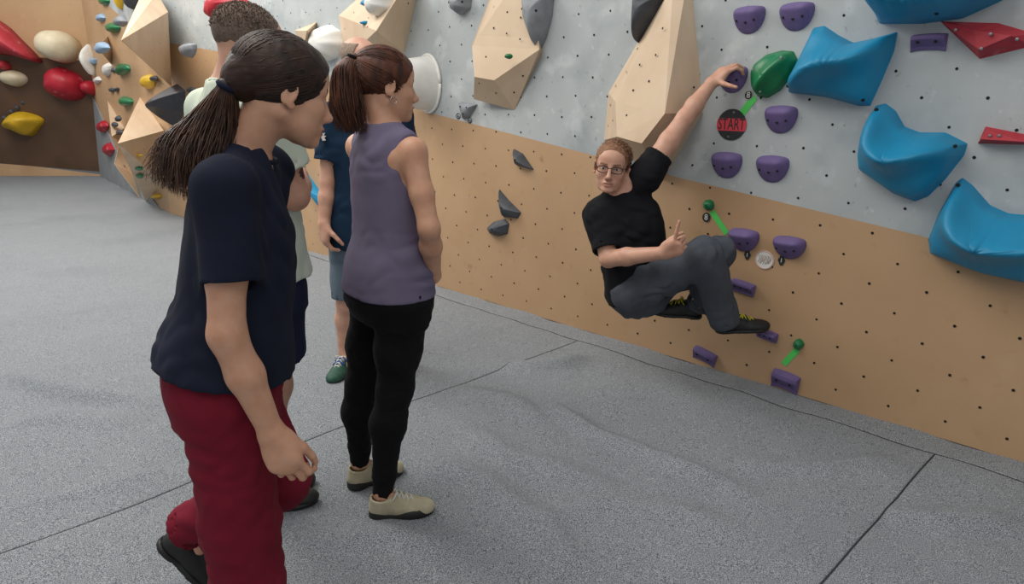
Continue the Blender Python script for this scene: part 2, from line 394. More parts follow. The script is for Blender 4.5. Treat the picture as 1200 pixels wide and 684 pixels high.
# purple footholds: small wedge blocks
def wedge(cx, cy, w_, h_, H, label, tilt=0, arch=True, name='foothold_block', tip=.35):
    c = WALL(cx, cy); fi = WFI(cx, cy)
    px = np.linalg.norm(WALL(cx+1, cy, 0, fi)-WALL(cx, cy, 0, fi)); pz = abs(WALL(cx, cy-1, 0, fi)[2]-c[2])
    a, b = w_*px/2, h_*pz/2; n = 8; V = []; Fc = []
    prof = [(1, 0), (.93, .35), (.80, .95), (.35, 1), (-.55, tip), (-1, .18 if arch else tip*.8), (-1, 0)]
    for k in range(n+1):
        x = -1+2*k/n; arc = 1-.22*x*x if arch else 1
        low = .28*(1-x*x)**.5 if arch else 0
        for (y, z) in prof:
            yy = y if y > 0 else y*(1-low*.8)
            V.append((x*a*(1-.06*max(0, z)), yy*b*(1 if y < 0 else (1-.10*x*x)), z*H*arc))
    m_ = len(prof)
    for k in range(n):
        for j in range(m_-1): Fc.append((k*m_+j, k*m_+j+1, (k+1)*m_+j+1, (k+1)*m_+j))
        Fc.append((k*m_+m_-1, k*m_, (k+1)*m_, (k+1)*m_+m_-1))
    Fc += [tuple(range(m_)), tuple(range(n*m_+m_-1, n*m_-1, -1))]
    me = mesh(name, V, Fc); fix_normals(me); o = link(name, me, M_purple)
    bv = o.modifiers.new('bevel', 'BEVEL'); bv.width = .004; bv.segments = 2; bv.limit_method = 'ANGLE'; bv.angle_limit = .6
    R = FRAME(fi).copy(); ct, st = math.cos(tilt), math.sin(tilt); X = R[0]*ct+R[1]*st; Yv = -R[0]*st+R[1]*ct
    place(o, [X, Yv, R[2]], c)
    for sx in (-.5, .5): bolt(o, sx*a, .05*b, H*.80, .006)
    if not arch: bolt(o, 0, .1*b, H*.85, .006)
    return tag(o, label, 'climbing hold', 'purple foothold blocks')
wedge(871.5, 336, 28, 15, .045, 'slim purple foothold block below the half-moon holds on plywood', arch=False, tilt=-.12)
wedge(900, 392, 24, 12, .05, "slim purple foothold block under the climber's toe", arch=False, tilt=-.12)
wedge(826.5, 417, 26, 17, .045, "purple arched foothold below the climber's feet near the carpet", tilt=-.2)
wedge(921, 446.5, 31, 24, .05, 'purple arched foothold just above the carpet below a green knob', tilt=-.1)
wedge(1089, 50, 42, 22, .05, 'purple rectangular foothold block between blue holds and flat red hold', arch=True)

# big green teardrop
# small green knobs with tape
def knob(cx, cy, r_px, m, label, H=.03, name='knob_hold', fi=None, asp=1.0, group=None, cat='climbing hold', jit=.12, q=.6):
    n = 9; pts = []
    rr = random.Random(int(cx*13+cy*7))
    for k in range(n):
        a = 2*math.pi*k/n; s = 1+rr.uniform(-jit, jit); pts.append((cx+r_px*s*math.cos(a), cy+r_px*asp*s*math.sin(a)))
    return hold(name, pts, H, m, label, cat, group, tight=.9, smooth_n=2, rings=7, fi=fi, q=q)
for (cx, cy, lab) in ((831, 240, "small green knob hold beside the climber's hip above a number tag"), (936.5, 403, 'small green knob hold low on plywood with tape below it'),
                      (597, 65.5, 'tiny green knob hold screwed to the faceted wooden volume')):
    o = knob(cx, cy, 6.5 if cx != 597 else 3.2, M_green, lab, .035)
    if cx == 597:
        o.location = tuple(WALL(597, 66, .17))
    bolt(o, 0, 0, .035, .004)
def strip(p0, p1, wpx, label, m=M_tape, name='tape_strip'):
    fi = WFI(*p0); a, b = WALL(*p0, .0015, fi), WALL(*p1, .0015, fi); R = FRAME(fi); c = (a+b)/2; d = (b-a); L = np.linalg.norm(d); X = d/L; Yv = np.cross(R[2], X)
    wd = wpx*.0045/2; V = []
    for z in (0, .001):
        V += [(-L/2, -wd, z), (-L/6, -wd*1.06, z), (L/2, -wd, z), (L/2-.004, wd, z), (0, wd*.95, z), (-L/2+.003, wd, z)]
    me = mesh(name, V, [(0, 1, 2, 3, 4, 5), (11, 10, 9, 8, 7, 6)]+[(k, k+6, (k+1) % 6+6, (k+1) % 6) for k in range(6)]); fix_normals(me)
    o = link(name, me, m); place(o, [X, Yv, R[2]], c); return tag(o, label, 'tape')
strip((885, 113), (868, 135), 8, 'bright green tape strip from START disc to green teardrop hold')
strip((834, 247), (852, 274), 7, "bright green tape strip leading to half-moon hold above climber's knee")
strip((935, 409), (918, 427), 7, 'bright green tape strip hanging below the low green knob')

# round tags
def text_mesh(body, size, depth=.0012):
    cu = bpy.data.curves.new('lettering', 'FONT'); cu.body = body; cu.size = size; cu.extrude = depth/2; cu.align_x = 'CENTER'; cu.align_y = 'CENTER'; cu.resolution_u = 3
    ob = bpy.data.objects.new('lettering_tmp', cu); COL.objects.link(ob); bpy.context.view_layer.update()
    me = bpy.data.meshes.new_from_object(ob.evaluated_get(bpy.context.evaluated_depsgraph_get())); bpy.data.objects.remove(ob); return me
def lettering(body, size, m, parent, loc=(0, 0, .003), sx=1, bold=0):
    me = text_mesh(body, size); me.materials.clear(); o = link('lettering', me, m, parent); o.location = loc; o.scale = (sx, 1, 1); return o
def disc_mesh(name, rx, ry, th, n=32):
    V = [(rx*math.cos(2*math.pi*k/n), ry*math.sin(2*math.pi*k/n), z) for z in (0, th) for k in range(n)]
    return mesh(name, V, [tuple(range(n, 2*n)), tuple(range(n-1, -1, -1))]+[(k, (k+1) % n, (k+1) % n+n, k+n) for k in range(n)])
def disc_tag(name, cx, cy, rx_px, ry_px, m, label):
    fi = WFI(cx, cy); c = WALL(cx, cy, .001, fi); px = np.linalg.norm(WALL(cx+1, cy, 0, fi)-WALL(cx, cy, 0, fi)); pz = abs(WALL(cx, cy-1, 0, fi)[2]-WALL(cx, cy, 0, fi)[2])
    o = link(name, disc_mesh(name, rx_px*px, ry_px*pz, .003), m); place(o, FRAME(fi), c); tag(o, label, 'tag'); return o, rx_px*px, ry_px*pz
o, rx, ry = disc_tag('start_disc', 857.5, 146, 17, 18.5, M_tagblack, 'round black disc with red START band screwed to grey wall')
n = 12; bandh = ry*.40; pts = []
for k in range(n+1):
    y = -bandh+2*bandh*k/n; pts.append((1.02*rx*math.sqrt(max(0, 1-(y/ry)**2)), y))
pts = pts+[(-x, y) for x, y in pts[::-1]]
me = prism_mesh('red_band', [np.array([x, y, .003]) for x, y in pts], np.array([0, 0, .001])); fix_normals(me); link('red_band', me, M_tagred, o)
lettering('START', ry*1.02, M_ink, o, (0, 0, .0048), sx=.64)
bolt(o, rx*.1, ry*.78, .004, .006, M_steel); bolt(o, -rx*.15, -ry*.78, .004, .006, M_steel)
o, rx, ry = disc_tag('number_tag', 877.5, 111.5, 5.2, 5.8, M_tagblack, 'small round black tag numbered 8 below the green teardrop hold')
link('rim', tube_mesh('rim', [([(rx*.93*math.cos(a), ry*.93*math.sin(a), .003) for a in np.linspace(0, 2*math.pi, 25)], .0012)], 4), M_paper, o)
lettering('8', ry*1.7, M_paper, o, (0, 0, .0045))
o, rx, ry = disc_tag('number_tag', 828, 254.5, 4.6, 5.6, M_tagblack, "small dark tag numbered 8 below green knob by climber's hip")
lettering('8', ry*1.7, M_paper, o, (0, 0, .0045))
o, rx, ry = disc_tag('sticker_disc', 896, 304.5, 11, 11, M_paper, 'round white sticker with pink and teal scribbles between half-moon holds')
link('rim', tube_mesh('rim', [([(rx*.93*math.cos(a), ry*.93*math.sin(a), .003) for a in np.linspace(0, 2*math.pi, 25)], .002)], 4), M_pink, o)
rr = random.Random(3); pa = []; pb = []
for k in range(9):
    x = -.6+.15*k; q = [(rx*(x+rr.uniform(-.05, .05)+.12*math.sin(j)), ry*(.5-.22*j*rr.uniform(.8, 1.1)), .0035) for j in range(5)]
    (pa if k % 2 else pb).append((catmull(q, 3), .0018))
link('scribble', tube_mesh('scribble', pa, 4), M_pink, o); link('scribble', tube_mesh('scribble', pb, 4), M_mint, o)
for (cx, cy, lab) in ((876, 298.5, 'small dark diamond tag under half-moon hold nearest the climber'), (916, 305, 'small dark diamond tag on the outer side of the white sticker')):
    fi = 0; c = WALL(cx, cy, .001); hw, hz = .019, .026
    me = prism_mesh('diamond_tag', [np.array(q) for q in ((-hw, 0, 0), (-.006, -hz, 0), (.008, -hz*.9, 0), (hw, 0, 0), (.006, hz, 0), (-.008, hz*.9, 0))], np.array([0, 0, .003])); fix_normals(me)
    o = link('diamond_tag', me, M_tagblack); place(o, FRAME(0), c); tag(o, lab, 'tag'); lettering('1', .032, M_paper, o, (0, 0, .0042))

# big blue fibreglass shapes
def inflate(lo, N=72, it=1500):            # membrane height over an outline: smooth, no creases
    mn, mx = lo.min(0), lo.max(0); pad = (mx-mn)*.03; mn, mx = mn-pad, mx+pad; gx = np.linspace(mn[0], mx[0], N); gy = np.linspace(mn[1], mx[1], N)
    X, Y = np.meshgrid(gx, gy, indexing='ij'); ins = np.zeros(X.shape, bool)
    for i in range(len(lo)):
        (x0, y0), (x1, y1) = lo[i-1], lo[i]; c = (y0 > Y) != (y1 > Y); xc = (x1-x0)*(Y-y0)/(y1-y0+1e-12)+x0; ins ^= c & (X < xc)
    Z = np.zeros(X.shape); hx2, hy2 = (gx[1]-gx[0])**2, (gy[1]-gy[0])**2; k = 2/hx2+2/hy2
    for _ in range(it):
        Zn = ((np.roll(Z, 1, 0)+np.roll(Z, -1, 0))/hx2+(np.roll(Z, 1, 1)+np.roll(Z, -1, 1))/hy2+1)/k; Z = np.where(ins, Zn, 0)
    Z = np.sqrt(np.maximum(Z, 0)/Z.max())
    for _ in range(3): Z = np.where(ins, (Z*2+np.roll(Z, 1, 0)+np.roll(Z, -1, 0)+np.roll(Z, 1, 1)+np.roll(Z, -1, 1))/6, Z)
    def f(u, v):
        a = (u-mn[0])/(mx[0]-mn[0])*(N-1); b = (v-mn[1])/(mx[1]-mn[1])*(N-1); i = int(np.clip(a, 0, N-2)); j = int(np.clip(b, 0, N-2)); p, q = a-i, b-j
        return Z[i, j]*(1-p)*(1-q)+Z[i+1, j]*p*(1-q)+Z[i, j+1]*(1-p)*q+Z[i+1, j+1]*p*q
    return f
def blue(pix, ctr, H, label, ridge, tight=.45, bolts=(), gain=.8, sig=.05, m=None, name='blue_volume_hold', group='big blue holds', boltm=None):
    fi = 0; c = WALL(ctr[0], ctr[1], 0, fi); lo = outline_local(rounded(pix, 4, tight), c, fi); inf = inflate(lo); rd = outline_local(catmull(ridge, 5), c, fi)
    def hf(r, a, u, v):
        d = np.sqrt(((rd-np.array((u, v)))**2).sum(1)).min(); z = H*inf(u, v)*(.62+gain*math.exp(-(d/sig)**2)*.75)
        return max(z, 0)*min(1, (1-r)*9+.0)+.002
    o = pillow(name, lo, (0, 0), hf, m or M_blue, c, fi, 18); sm = o.modifiers.new('soften', 'SMOOTH'); sm.factor = .5; sm.iterations = 3
    for b in bolts:
        d = WALL(b[0], b[1], 0, fi)-c; R = FRAME(fi); u, v = d@R[0], d@R[1]; bolt(o, u, v, hf(.8, 0, u, v)+.002, m=boltm)
    return tag(o, label, 'climbing hold', group)
blue([(1021, -30), (1020, 4), (1031, 28), (1080, 28), (1128, 22), (1180, -2), (1210, -30)], (1095, -6), .22, 'big blue hold cut off at top, above the flat red hold', [(1030, 0), (1100, 5), (1170, -10)], bolts=[(1108, 18)])
blue([(953, 33), (966, 30), (984, 42), (1000, 50), (1020, 46), (1052, 37), (1048, 60), (1032, 98), (1020, 124), (1006, 124), (970, 114), (923, 108), (934, 76)], (988, 84), .20,
     'big blue saddle-shaped hold beside the green teardrop hold', [(1050, 42), (1016, 68), (975, 76), (940, 98)], bolts=[(1016, 117), (934, 101)])
blue([(1026, 124), (1038, 121), (1050, 130), (1060, 148), (1078, 155), (1108, 155), (1134, 168), (1130, 182), (1108, 210), (1088, 230), (1072, 236), (1046, 226), (1006, 198), (1005, 178), (1014, 150)], (1058, 186), .21,
     'big blue chalk-scuffed L-shaped hold, middle of the descending blue row', [(1034, 132), (1032, 165), (1055, 184), (1095, 178), (1128, 171)], bolts=[(1035, 128), (1126, 170)])
blue([(1120, 214), (1128, 208), (1140, 217), (1160, 240), (1182, 250), (1230, 254), (1290, 280), (1260, 330), (1200, 331), (1150, 320), (1090, 297), (1088, 280), (1100, 250)], (1160, 286), .23,
     'big blue hold lowest on the wall, overlapping the bare plywood edge', [(1126, 216), (1126, 255), (1160, 282), (1240, 285)], bolts=[(1128, 215)])

blue([(880, 84), (884, 75), (898, 64), (916, 59), (930, 60), (935, 70), (929, 88), (915, 106), (900, 115), (888, 113), (881, 101)], (904, 90), .10, 'large glossy green teardrop hold above the START disc',
     [(925, 66), (905, 88), (892, 104)], tight=.8, bolts=[(923, 68), (886, 82), (897, 107)], gain=.5, sig=.03, m=M_green, name='teardrop_hold', group=None, boltm=M_steel)
# flat red holds
def facetvol(name, base, tops, faces, m, label, cat, fi, th=None, holes=0, hole_off=None, part='panel'):
    """faceted volume from wall points: base = pixels on the wall, tops = (pixel, metres out); faces index base+tops; each face a panel"""
    P = [WALL(q[0], q[1], 0, fi) for q in base]+[WALL(q[0], q[1], o_, fi) for q, o_ in tops]
    c = np.mean(P[:len(base)], 0); R = FRAME(fi); loc = [R@(q-c) for q in P]; cen = np.mean(loc, 0)*np.array([1, 1, .3])
    root = empty(name); place(root, R, c); V = []; Fc = []
    for fc in faces:
        pts = [loc[k] for k in fc]; nn = np.zeros(3)
        for k in range(len(pts)): nn += np.cross(pts[k]-pts[0], pts[(k+1) % len(pts)]-pts[0])
        nn /= np.linalg.norm(nn); mid = np.mean(pts, 0)
        if nn@(mid-cen) < 0: nn = -nn
        me = prism_mesh(part, [q-nn*.0 for q in pts], -nn*.004); fix_normals(me); link(part, me, m, root)
        if holes:                          # screw/bolt holes of this face
            e = pts[1]-pts[0]; e /= np.linalg.norm(e); g = np.cross(nn, e); q2 = [((q-mid)@e, (q-mid)@g) for q in pts]
            us = np.arange(-1.5, 1.5, holes); 
            for ui, u in enumerate(us):
                for v in us+(holes/2 if ui % 2 else 0):
                    inside = True; sgn = None; mind = 9
                    for k in range(len(q2)):
                        ax, ay = q2[k]; bx_, by_ = q2[(k+1) % len(q2)]; L = math.hypot(bx_-ax, by_-ay)
                        cr = ((bx_-ax)*(v-ay)-(by_-ay)*(u-ax))/L; 
                        if sgn is None: sgn = math.copysign(1, cr)
                        if cr*sgn < .03: inside = False
                    if inside:
                        b0 = len(V)
                        for k in range(8): V.append(mid+e*(u+.0065*math.cos(k*math.pi/4))+g*(v+.0065*math.sin(k*math.pi/4))+nn*.0015)
                        Fc.append(tuple(range(b0, b0+8)))
    if V: tag(link('bolt_holes', mesh('bolt_holes', V, Fc), M_hole, root), kind='stuff')
    return tag(root, label, cat)
def red_flat(pix, tops, faces, label, fi=0, bolts=()):
    o = facetvol('flat_red_hold', pix, tops, faces, M_red, label, 'climbing hold', fi, part='face')
    c = np.array(o.location); R = FRAME(fi)
    for b in bolts:
        d = R@(WALL(b[0], b[1], b[2], fi)-c); bolt(o, d[0], d[1], d[2]+.004, .006, M_steel)
    return o
red_flat([(1102, 25), (1148, 69), (1210, 54), (1215, 40), (1170, 27)], [((1147, 58), .07), ((1185, 42), .07), ((1140, 35), .05)],
         [(0, 1, 5, 7), (1, 2, 6, 5), (2, 3, 6), (3, 4, 7, 6), (4, 0, 7), (5, 6, 7)], 'flat red angular hold tapering out to the climber side below the blue hold', bolts=[(1161, 40, .075), (1150, 57, .07), (1192, 46, .06), (1120, 35, .035)])
red_flat([(1146, 168), (1155, 148), (1215, 160), (1215, 170)], [((1150, 163), .06), ((1200, 166), .05), ((1156, 152), .03)],
         [(0, 4, 6, 1), (0, 3, 5, 4), (3, 2, 5), (1, 6, 5, 2), (4, 5, 6)], 'slim red wedge hold beside the chalk-scuffed blue hold', bolts=[(1160, 159, .05), (1171, 159, .045)])

# wooden volumes
facetvol('wooden_volume', [(592, -50), (570, 112), (603, 129), (635, 61), (622, -50)], [((556, 90), .18), ((579, 94), .16), ((632, 58), .056), ((553, 53), .14), ((555, 116), .075)],
         [(0, 8, 7, 4), (8, 5, 6, 7), (5, 6, 2, 9), (6, 7, 2), (0, 8, 1), (8, 5, 1), (5, 9, 1), (7, 3, 2), (7, 4, 3), (9, 2, 1)], M_birch, 'birch plywood faceted volume with slate hold at its upper edge', 'climbing volume', 0, holes=.12)
facetvol('wooden_volume', [(800, -40), (713, 109), (708, 164), (777, 211), (824, 132), (821, 93), (808, -40)], [((721, 119), .16), ((723, 160), .22), ((752, 168), .28), ((779, 133), .28), ((789, -20), .06)],
         [(0, 1, 7, 11), (7, 8, 9, 10, 11), (11, 10, 4, 5, 6), (9, 10, 4, 3), (8, 9, 3, 2), (1, 7, 8, 2)], M_birch, "tall birch plywood volume behind the climber's raised arm", 'climbing volume', 0, holes=.12)
facetvol('wooden_volume', [(397, 18), (440, -20), (492, -20), (474, 62), (440, 80), (405, 70)], [((441, 36), .35), ((470, -10), .2)],
         [(0, 6, 7, 1), (1, 7, 2), (7, 6, 3, 2), (6, 4, 3), (6, 5, 4), (0, 5, 6)], M_birch, 'wide birch volume carrying a white ball and small blue holds', 'climbing volume', 1, holes=.2)
facetvol('wooden_volume', [(345, 36), (371, 26), (368, 44), (355, 60)], [((360, 36), .2)], [(0, 1, 4), (1, 2, 4), (2, 3, 4), (3, 0, 4)], M_birch, 'small birch wedge volume beside the upright white oval hold', 'climbing volume', 1)
facetvol('wooden_volume', [(168, -12), (184, -8), (197, 14), (201, 101), (160, 45)], [((142, 47), .75)],
         [(0, 1, 2, 5), (2, 3, 5), (3, 4, 5), (4, 0, 5)], M_birch, 'large birch pyramid volume high on the far left wall', 'climbing volume', 2, holes=.3)
facetvol('wooden_volume', [(164, 114), (192, 153), (193, 215), (172, 238), (160, 180)], [((138, 168), .6)],
         [(0, 1, 5), (1, 2, 5), (2, 3, 5), (3, 4, 5), (4, 0, 5)], M_birch, 'birch pyramid volume low on the far left wall near carpet', 'climbing volume', 2, holes=.35)
facetvol('wooden_volume', [(126, 118), (146, 150), (146, 168), (132, 158)], [((131, 160), .25)], [(0, 1, 4), (1, 2, 4), (2, 3, 4), (3, 0, 4)], M_birch, 'pale slim wedge volume above the lower pyramid volume', 'climbing volume', 2)
facetvol('wooden_volume', [(139, 172), (158, 205), (167, 236), (150, 214)], [((134, 192), .3)], [(0, 1, 4), (1, 2, 4), (2, 3, 4), (3, 0, 4)], M_birch, 'pale slim wedge volume reaching the carpet below lower pyramid', 'climbing volume', 2)
facetvol('wooden_volume', [(126, 42), (131, 62), (130, 75)], [((114, 56), .3)], [(0, 1, 3), (1, 2, 3), (2, 0, 3)], M_birch, 'small birch wedge volume carrying a pale blue hold', 'climbing volume', 2)

# grey and slate holds on the grey boards
hold('oval_hold', [(531, -6), (554, -6), (552, 10), (542, 18), (534, 12)], .10, M_grey, 'mid-grey oval hold cut off at top beside birch volume', tight=.8, bolts=[(537, 4), (550, 3)])
hold('claw_hold', [(620, -12), (650, -8), (648, 18), (641, 44), (634, 58), (628, 42), (621, 20)], .14, M_grey, 'large slate claw hold against the birch volume edge', tight=.8, bolts=[(643, 14), (627, 12)], ctr=(636, 18))
hold('claw_hold', [(752, -12), (786, -8), (774, 18), (756, 44), (749, 51), (749, 28)], .14, M_dark, 'long dark grey claw hold lying along the tall birch volume', tight=.8, ctr=(762, 14), bolts=[(764, 2)])
o = hold('triangle_hold', [(539, 119), (560, 122), (552, 136), (544, 140)], .05, M_grey, 'small grey triangular hold with drawn loops above plywood edge', tight=.5, bolts=[(545, 125), (552, 126), (548, 133)])
c = np.array(o.location); R = FRAME(WFI(548, 128)); lp = []
for (cx, cy, r) in ((537, 136, 3.2), (550.5, 141, 3.2), (537, 137, 1.4), (550.5, 142, 1.4)):
    q = []
    for a in np.linspace(0, 2*math.pi, 17): q.append(R@(WALL(cx+r*.75*math.cos(a), cy+r*math.sin(a), .002, 0)-c))
    link('drawn_loop', tube_mesh('drawn_loop', [(q, .003)], 4), M_dark, o)
# slate half-moon blades on the plywood
def fb(side):
    return lambda r, a, u, v: .35+.65*np.clip(.5+side*8*(u*.7+v*.7), 0, 1)
for pix, lab in (([(602, 174), (613, 180), (626, 199), (606, 194)], 'slate blade hold alone, highest of three on the plywood'),
                 ([(585, 221), (596, 234), (611, 249), (607, 256), (590, 254), (586, 240)], 'slate blade hold touching the tip of a rounder slate hold'),
                 ([(571, 267), (578, 260), (592, 256), (597, 262), (595, 274), (584, 277), (575, 274)], 'rounded slate hold, lowest of three on the plywood')):
    hold('blade_hold', pix, .07, M_dark, lab, tight=.5, p=1.6, q=.8, bolts=[tuple(np.mean(pix, 0))])

# white oval and drum
hold('oval_hold', [(371, 50), (376, 34), (388, 29), (399, 36), (403, 52), (396, 68), (385, 72), (374, 64)], .16, M_white, 'upright white oval hold between two birch volumes', tight=.9, q=.5, fi=1)
o = hold('oval_hold', [(440, 8), (442, -6), (452, -12), (462, -4), (462, 10), (452, 20), (444, 18)], .16, M_white, 'white ball hold on the wide birch volume', tight=.9, q=.5, fi=1); o.location = tuple(WALL(451, 5, .2, 1))
for (cx, cy, r, mm, lab) in ((432, 4, 6, M_blue, 'small blue knob hold on wide birch volume beside white ball'), (430, 27, 3.6, M_blue, 'tiny blue knob hold on wide birch volume below the larger blue one'), (438, 32, 3, M_red, 'tiny red knob hold on the wide birch volume')):
    o = knob(cx, cy, r, mm, lab, .06, fi=1, asp=.7); o.location = tuple(WALL(cx, cy, .22, 1))
# white drum: tapered half-barrel with a rim
fi = WFI(500, 98); c = WALL(503, 98, 0, fi); R = FRAME(fi); root = empty('drum_hold'); place(root, R, c)
prof = [(0, .155), (.04, .15), (.18, .135), (.26, .12), (.30, .10), (.315, .06), (.318, 0)]; V = []; Fc = []; n = 28
for z, r in prof[:-1]:
    for k in range(n): V.append((r*math.cos(2*math.pi*k/n)*.9, r*1.3*math.sin(2*math.pi*k/n), z))
for j in range(len(prof)-2):
    for k in range(n): Fc.append((j*n+k, j*n+(k+1) % n, (j+1)*n+(k+1) % n, (j+1)*n+k))
Fc.append(tuple(range((len(prof)-2)*n, (len(prof)-1)*n)))
link('drum_body', mesh('drum_body', V, Fc), M_white, root, smooth=True)
link('rim', tube_mesh('rim', [([(.158*.9*math.cos(a), .158*1.3*math.sin(a), .012) for a in np.linspace(0, 2*math.pi, 33)], .012)], 8), M_white, root, smooth=True)
tag(root, 'white drum-shaped hold with raised rim on the grey boards', 'climbing hold')
hold('long_hold', [(352, 188), (357, 205), (370, 228), (382, 246), (391, 246), (388, 233), (374, 222), (362, 205)], .09, M_blue, 'narrow blue hold on plywood behind the standing men', tight=.8, ctr=(371, 222), fi=1)
hold('angular_hold', [(250, 20), (252, 4), (260, -10), (285, -10), (292, 4), (262, 28)], .2, M_hotred, 'bright red hold behind the short-haired man at the top', fi=2 if WFI(262, 10) == 2 else 1)

# far left facet: scattered holds (pixel x, y, radius, aspect, material, out, label)
for (cx, cy, r, asp, mm, H, lab) in (
    (124, 1, 6, .9, M_green, .08, 'green hold on far left wall, cut off at top'), (134, 32, 7, .9, M_green, .1, 'rounded green hold beside the high birch pyramid'),
    (120, 21, 4.5, 1.1, M_paleblue, .08, 'pale blue hold up left of a green hold on far wall'), (121, 56, 6.5, .9, M_paleblue, .08, 'pale blue hold on small birch wedge'),
    (144, 25, 5, 1.3, M_grey, .1, 'grey hold touching the high birch pyramid apex'), (146, 81, 7.5, 1.0, M_green, .1, 'green hold below the high birch pyramid on far wall'),
    (140, 81, 3.2, 1.2, M_paleblue, .06, 'tiny pale blue hold against a green hold'), (127, 82, 4.8, 1.7, M_white, .08, 'small pointed white hold on the far left wall'),
    (134, 82, 2.5, 1.2, M_dark, .04, 'tiny dark hold beside small white pointed hold'), (110, 72, 4, 1, M_paleblue, .08, 'pale blue hold against the white diamond hold'),
    (132, 105, 2.6, 1.2, M_dark, .05, 'tiny dark green hold, upper of two close together'), (138, 105.5, 2.4, 1.2, M_black, .05, 'tiny black hold beside a tiny dark green one'),
    (150, 119, 6.5, 1.0, M_green, .1, 'green hold just above the lower birch pyramid'), (175, 95, 6, 1.5, M_yellow, .1, 'yellow hold below the high birch pyramid'),
    (182, 92, 3, 1.2, M_black, .06, 'tiny black hold beside the yellow hold'), (224, 58, 7, 1.3, M_grey, .1, 'grey oval hold on the far wall by short-haired man'),
    (115, 94, 3.5, 1.2, M_white, .06, 'tiny white hold above the pink-red block'), (139.5, 139, 2.6, 1.3, M_dark, .05, 'tiny dark hold on the pale slim wedge, upper'),
    (135.5, 146, 2.6, 1.2, M_dark, .05, 'tiny dark hold on the pale slim wedge, middle'), (141, 155, 2.6, 1.2, M_dark, .05, 'tiny dark hold on the pale slim wedge, lower'),
    (143, 195, 3, 1.0, M_dark, .05, 'tiny dark hold near the carpet on slim wedge'), (164, 197, 2.8, .9, M_green, .05, 'tiny green hold on lower pyramid, upper of a pair'),
    (165, 206, 2.8, .9, M_green, .05, 'tiny green hold on lower pyramid, lower of a pair'), (122, 148, 5.5, 1.2, M_hotred, .1, 'bright red hold on grey kick panel, upper'),
    (129, 175, 5, 1.5, M_hotred, .1, 'bright red hold on grey kick panel, lower'), (185, 230, 5, .8, M_yellow, .08, "yellow hold near the carpet beside the woman's hair"),
    (225, 105, 3, 1.2, M_black, .05, 'tiny black hold beside the pale shirt shoulder')):
    o = knob(cx, cy, r, mm, lab, H, 'small_hold', 2, asp, jit=.2)
    dy = {(121, 56): .3, (164, 197): .30, (165, 206): .26, (139.5, 139): .1, (135.5, 146): .14, (141, 155): .12, (143, 195): .12, (144, 25): .12, (122, 148): .02, (129, 175): .02}.get((cx, cy))
    if dy: o.location = tuple(WALL(cx, cy, dy, 2))
hold('curved_hold', [(148, 177), (158, 179), (166, 182), (163, 185), (152, 184)], .06, M_yellow, 'slim yellow curved hold on the lower birch pyramid', fi=2).location = tuple(WALL(157, 181, .34, 2))
hold('spike_hold', [(136, -6), (146, -6), (144, 12), (140, 4)], .08, M_yellow, 'yellow spike hold at the top of the far left wall', fi=2)
hold('block_hold', [(148, -8), (166, -8), (157, 12)], .12, M_dark, 'dark block hold wedged above the high birch pyramid', fi=2)
hold('angular_hold', [(189, 125), (199, 108), (207, 98), (217, 106), (216, 130), (207, 150), (192, 138)], .3, M_black, 'black angular hold beside the pale shirt shoulder', fi=2, p=1.4, q=1)

# back wall holds (upright plane frame at y = 12.5)
def back_hold(name, cx, cy, rx, ry, H, m, label, Y=12.3, jit=.05, pts=None, q=.55):
    n = 12; rr = random.Random(int(cx*31+cy)); k_ = np.linalg.norm(AT(cx+1, cy, Y)-AT(cx, cy, Y))
    c = AT(cx, cy, Y)
    if pts is None: pts = [(rx*(1+rr.uniform(-jit, jit))*math.cos(2*math.pi*k/n), ry*(1+rr.uniform(-jit, jit))*math.sin(2*math.pi*k/n)) for k in range(n)]
    else: pts = [(x-cx, cy-y) for x, y in pts]
    lo = catmull(np.array(pts)*k_, 3, True); me_o = pillow(name, lo, (0, 0), dome(H, 2.2, q), m, c, 0, 8, back=.25)
    place(me_o, [(1, 0, 0), (0, .15, .99), (0, -.99, .15)], c); return tag(me_o, label, 'climbing hold')
back_hold('oval_hold', 65, 53, 22, 17, .3, M_cream, 'large cream oval hold on the back wall', 12.35)
back_hold('oval_hold', 16, 91.5, 15, 8.5, .2, M_cream, 'small cream oval hold on the dark overhang', 12.65)
back_hold('ball_hold', 79, 98, 24, 18, .4, M_hotred, 'large chalky red ball hold on the dark overhang', 12.7, .1)
back_hold('block_hold', 106, 103, 9, 8, .2, M_hotred, 'pink-red block hold in the corner beside red ball', 12.6, .1)
back_hold('long_hold', 8, 48, 20, 20, .3, M_red, 'chalky red tapering hold on the back wall', 12.35, pts=[(-18, 20), (2, 27), (18, 44), (36, 66), (30, 69), (6, 62), (-18, 56)])
back_hold('diamond_hold', 103, 70, 9, 18, .2, M_white, 'white diamond hold in the far corner of the walls', 12.25, pts=[(95, 68), (104, 52), (111, 69), (107, 86), (100, 83)], q=1)
back_hold('ball_hold', 3, 76, 5, 5, .1, M_red, 'tiny dark red hold beside small cream oval', 12.5)
back_hold('pyramid_hold', 27, 144, 24, 14, .3, M_yellow, 'large yellow diamond hold low on the dark overhang', 12.85, pts=[(2, 147), (14, 134), (30, 131), (50, 139), (40, 150), (28, 158), (12, 152)], q=1)
for k, (cx, cy) in enumerate(((6, 138), (14, 131), (21, 126), (28, 120))):
    back_hold('small_hold', cx, cy, 3, 3, .06, M_dark, 'tiny dark hold, %s of four slanting up from yellow diamond' % ('lowest', 'second lowest', 'second highest', 'highest')[k], 12.85)['group'] = 'dark holds above yellow diamond'

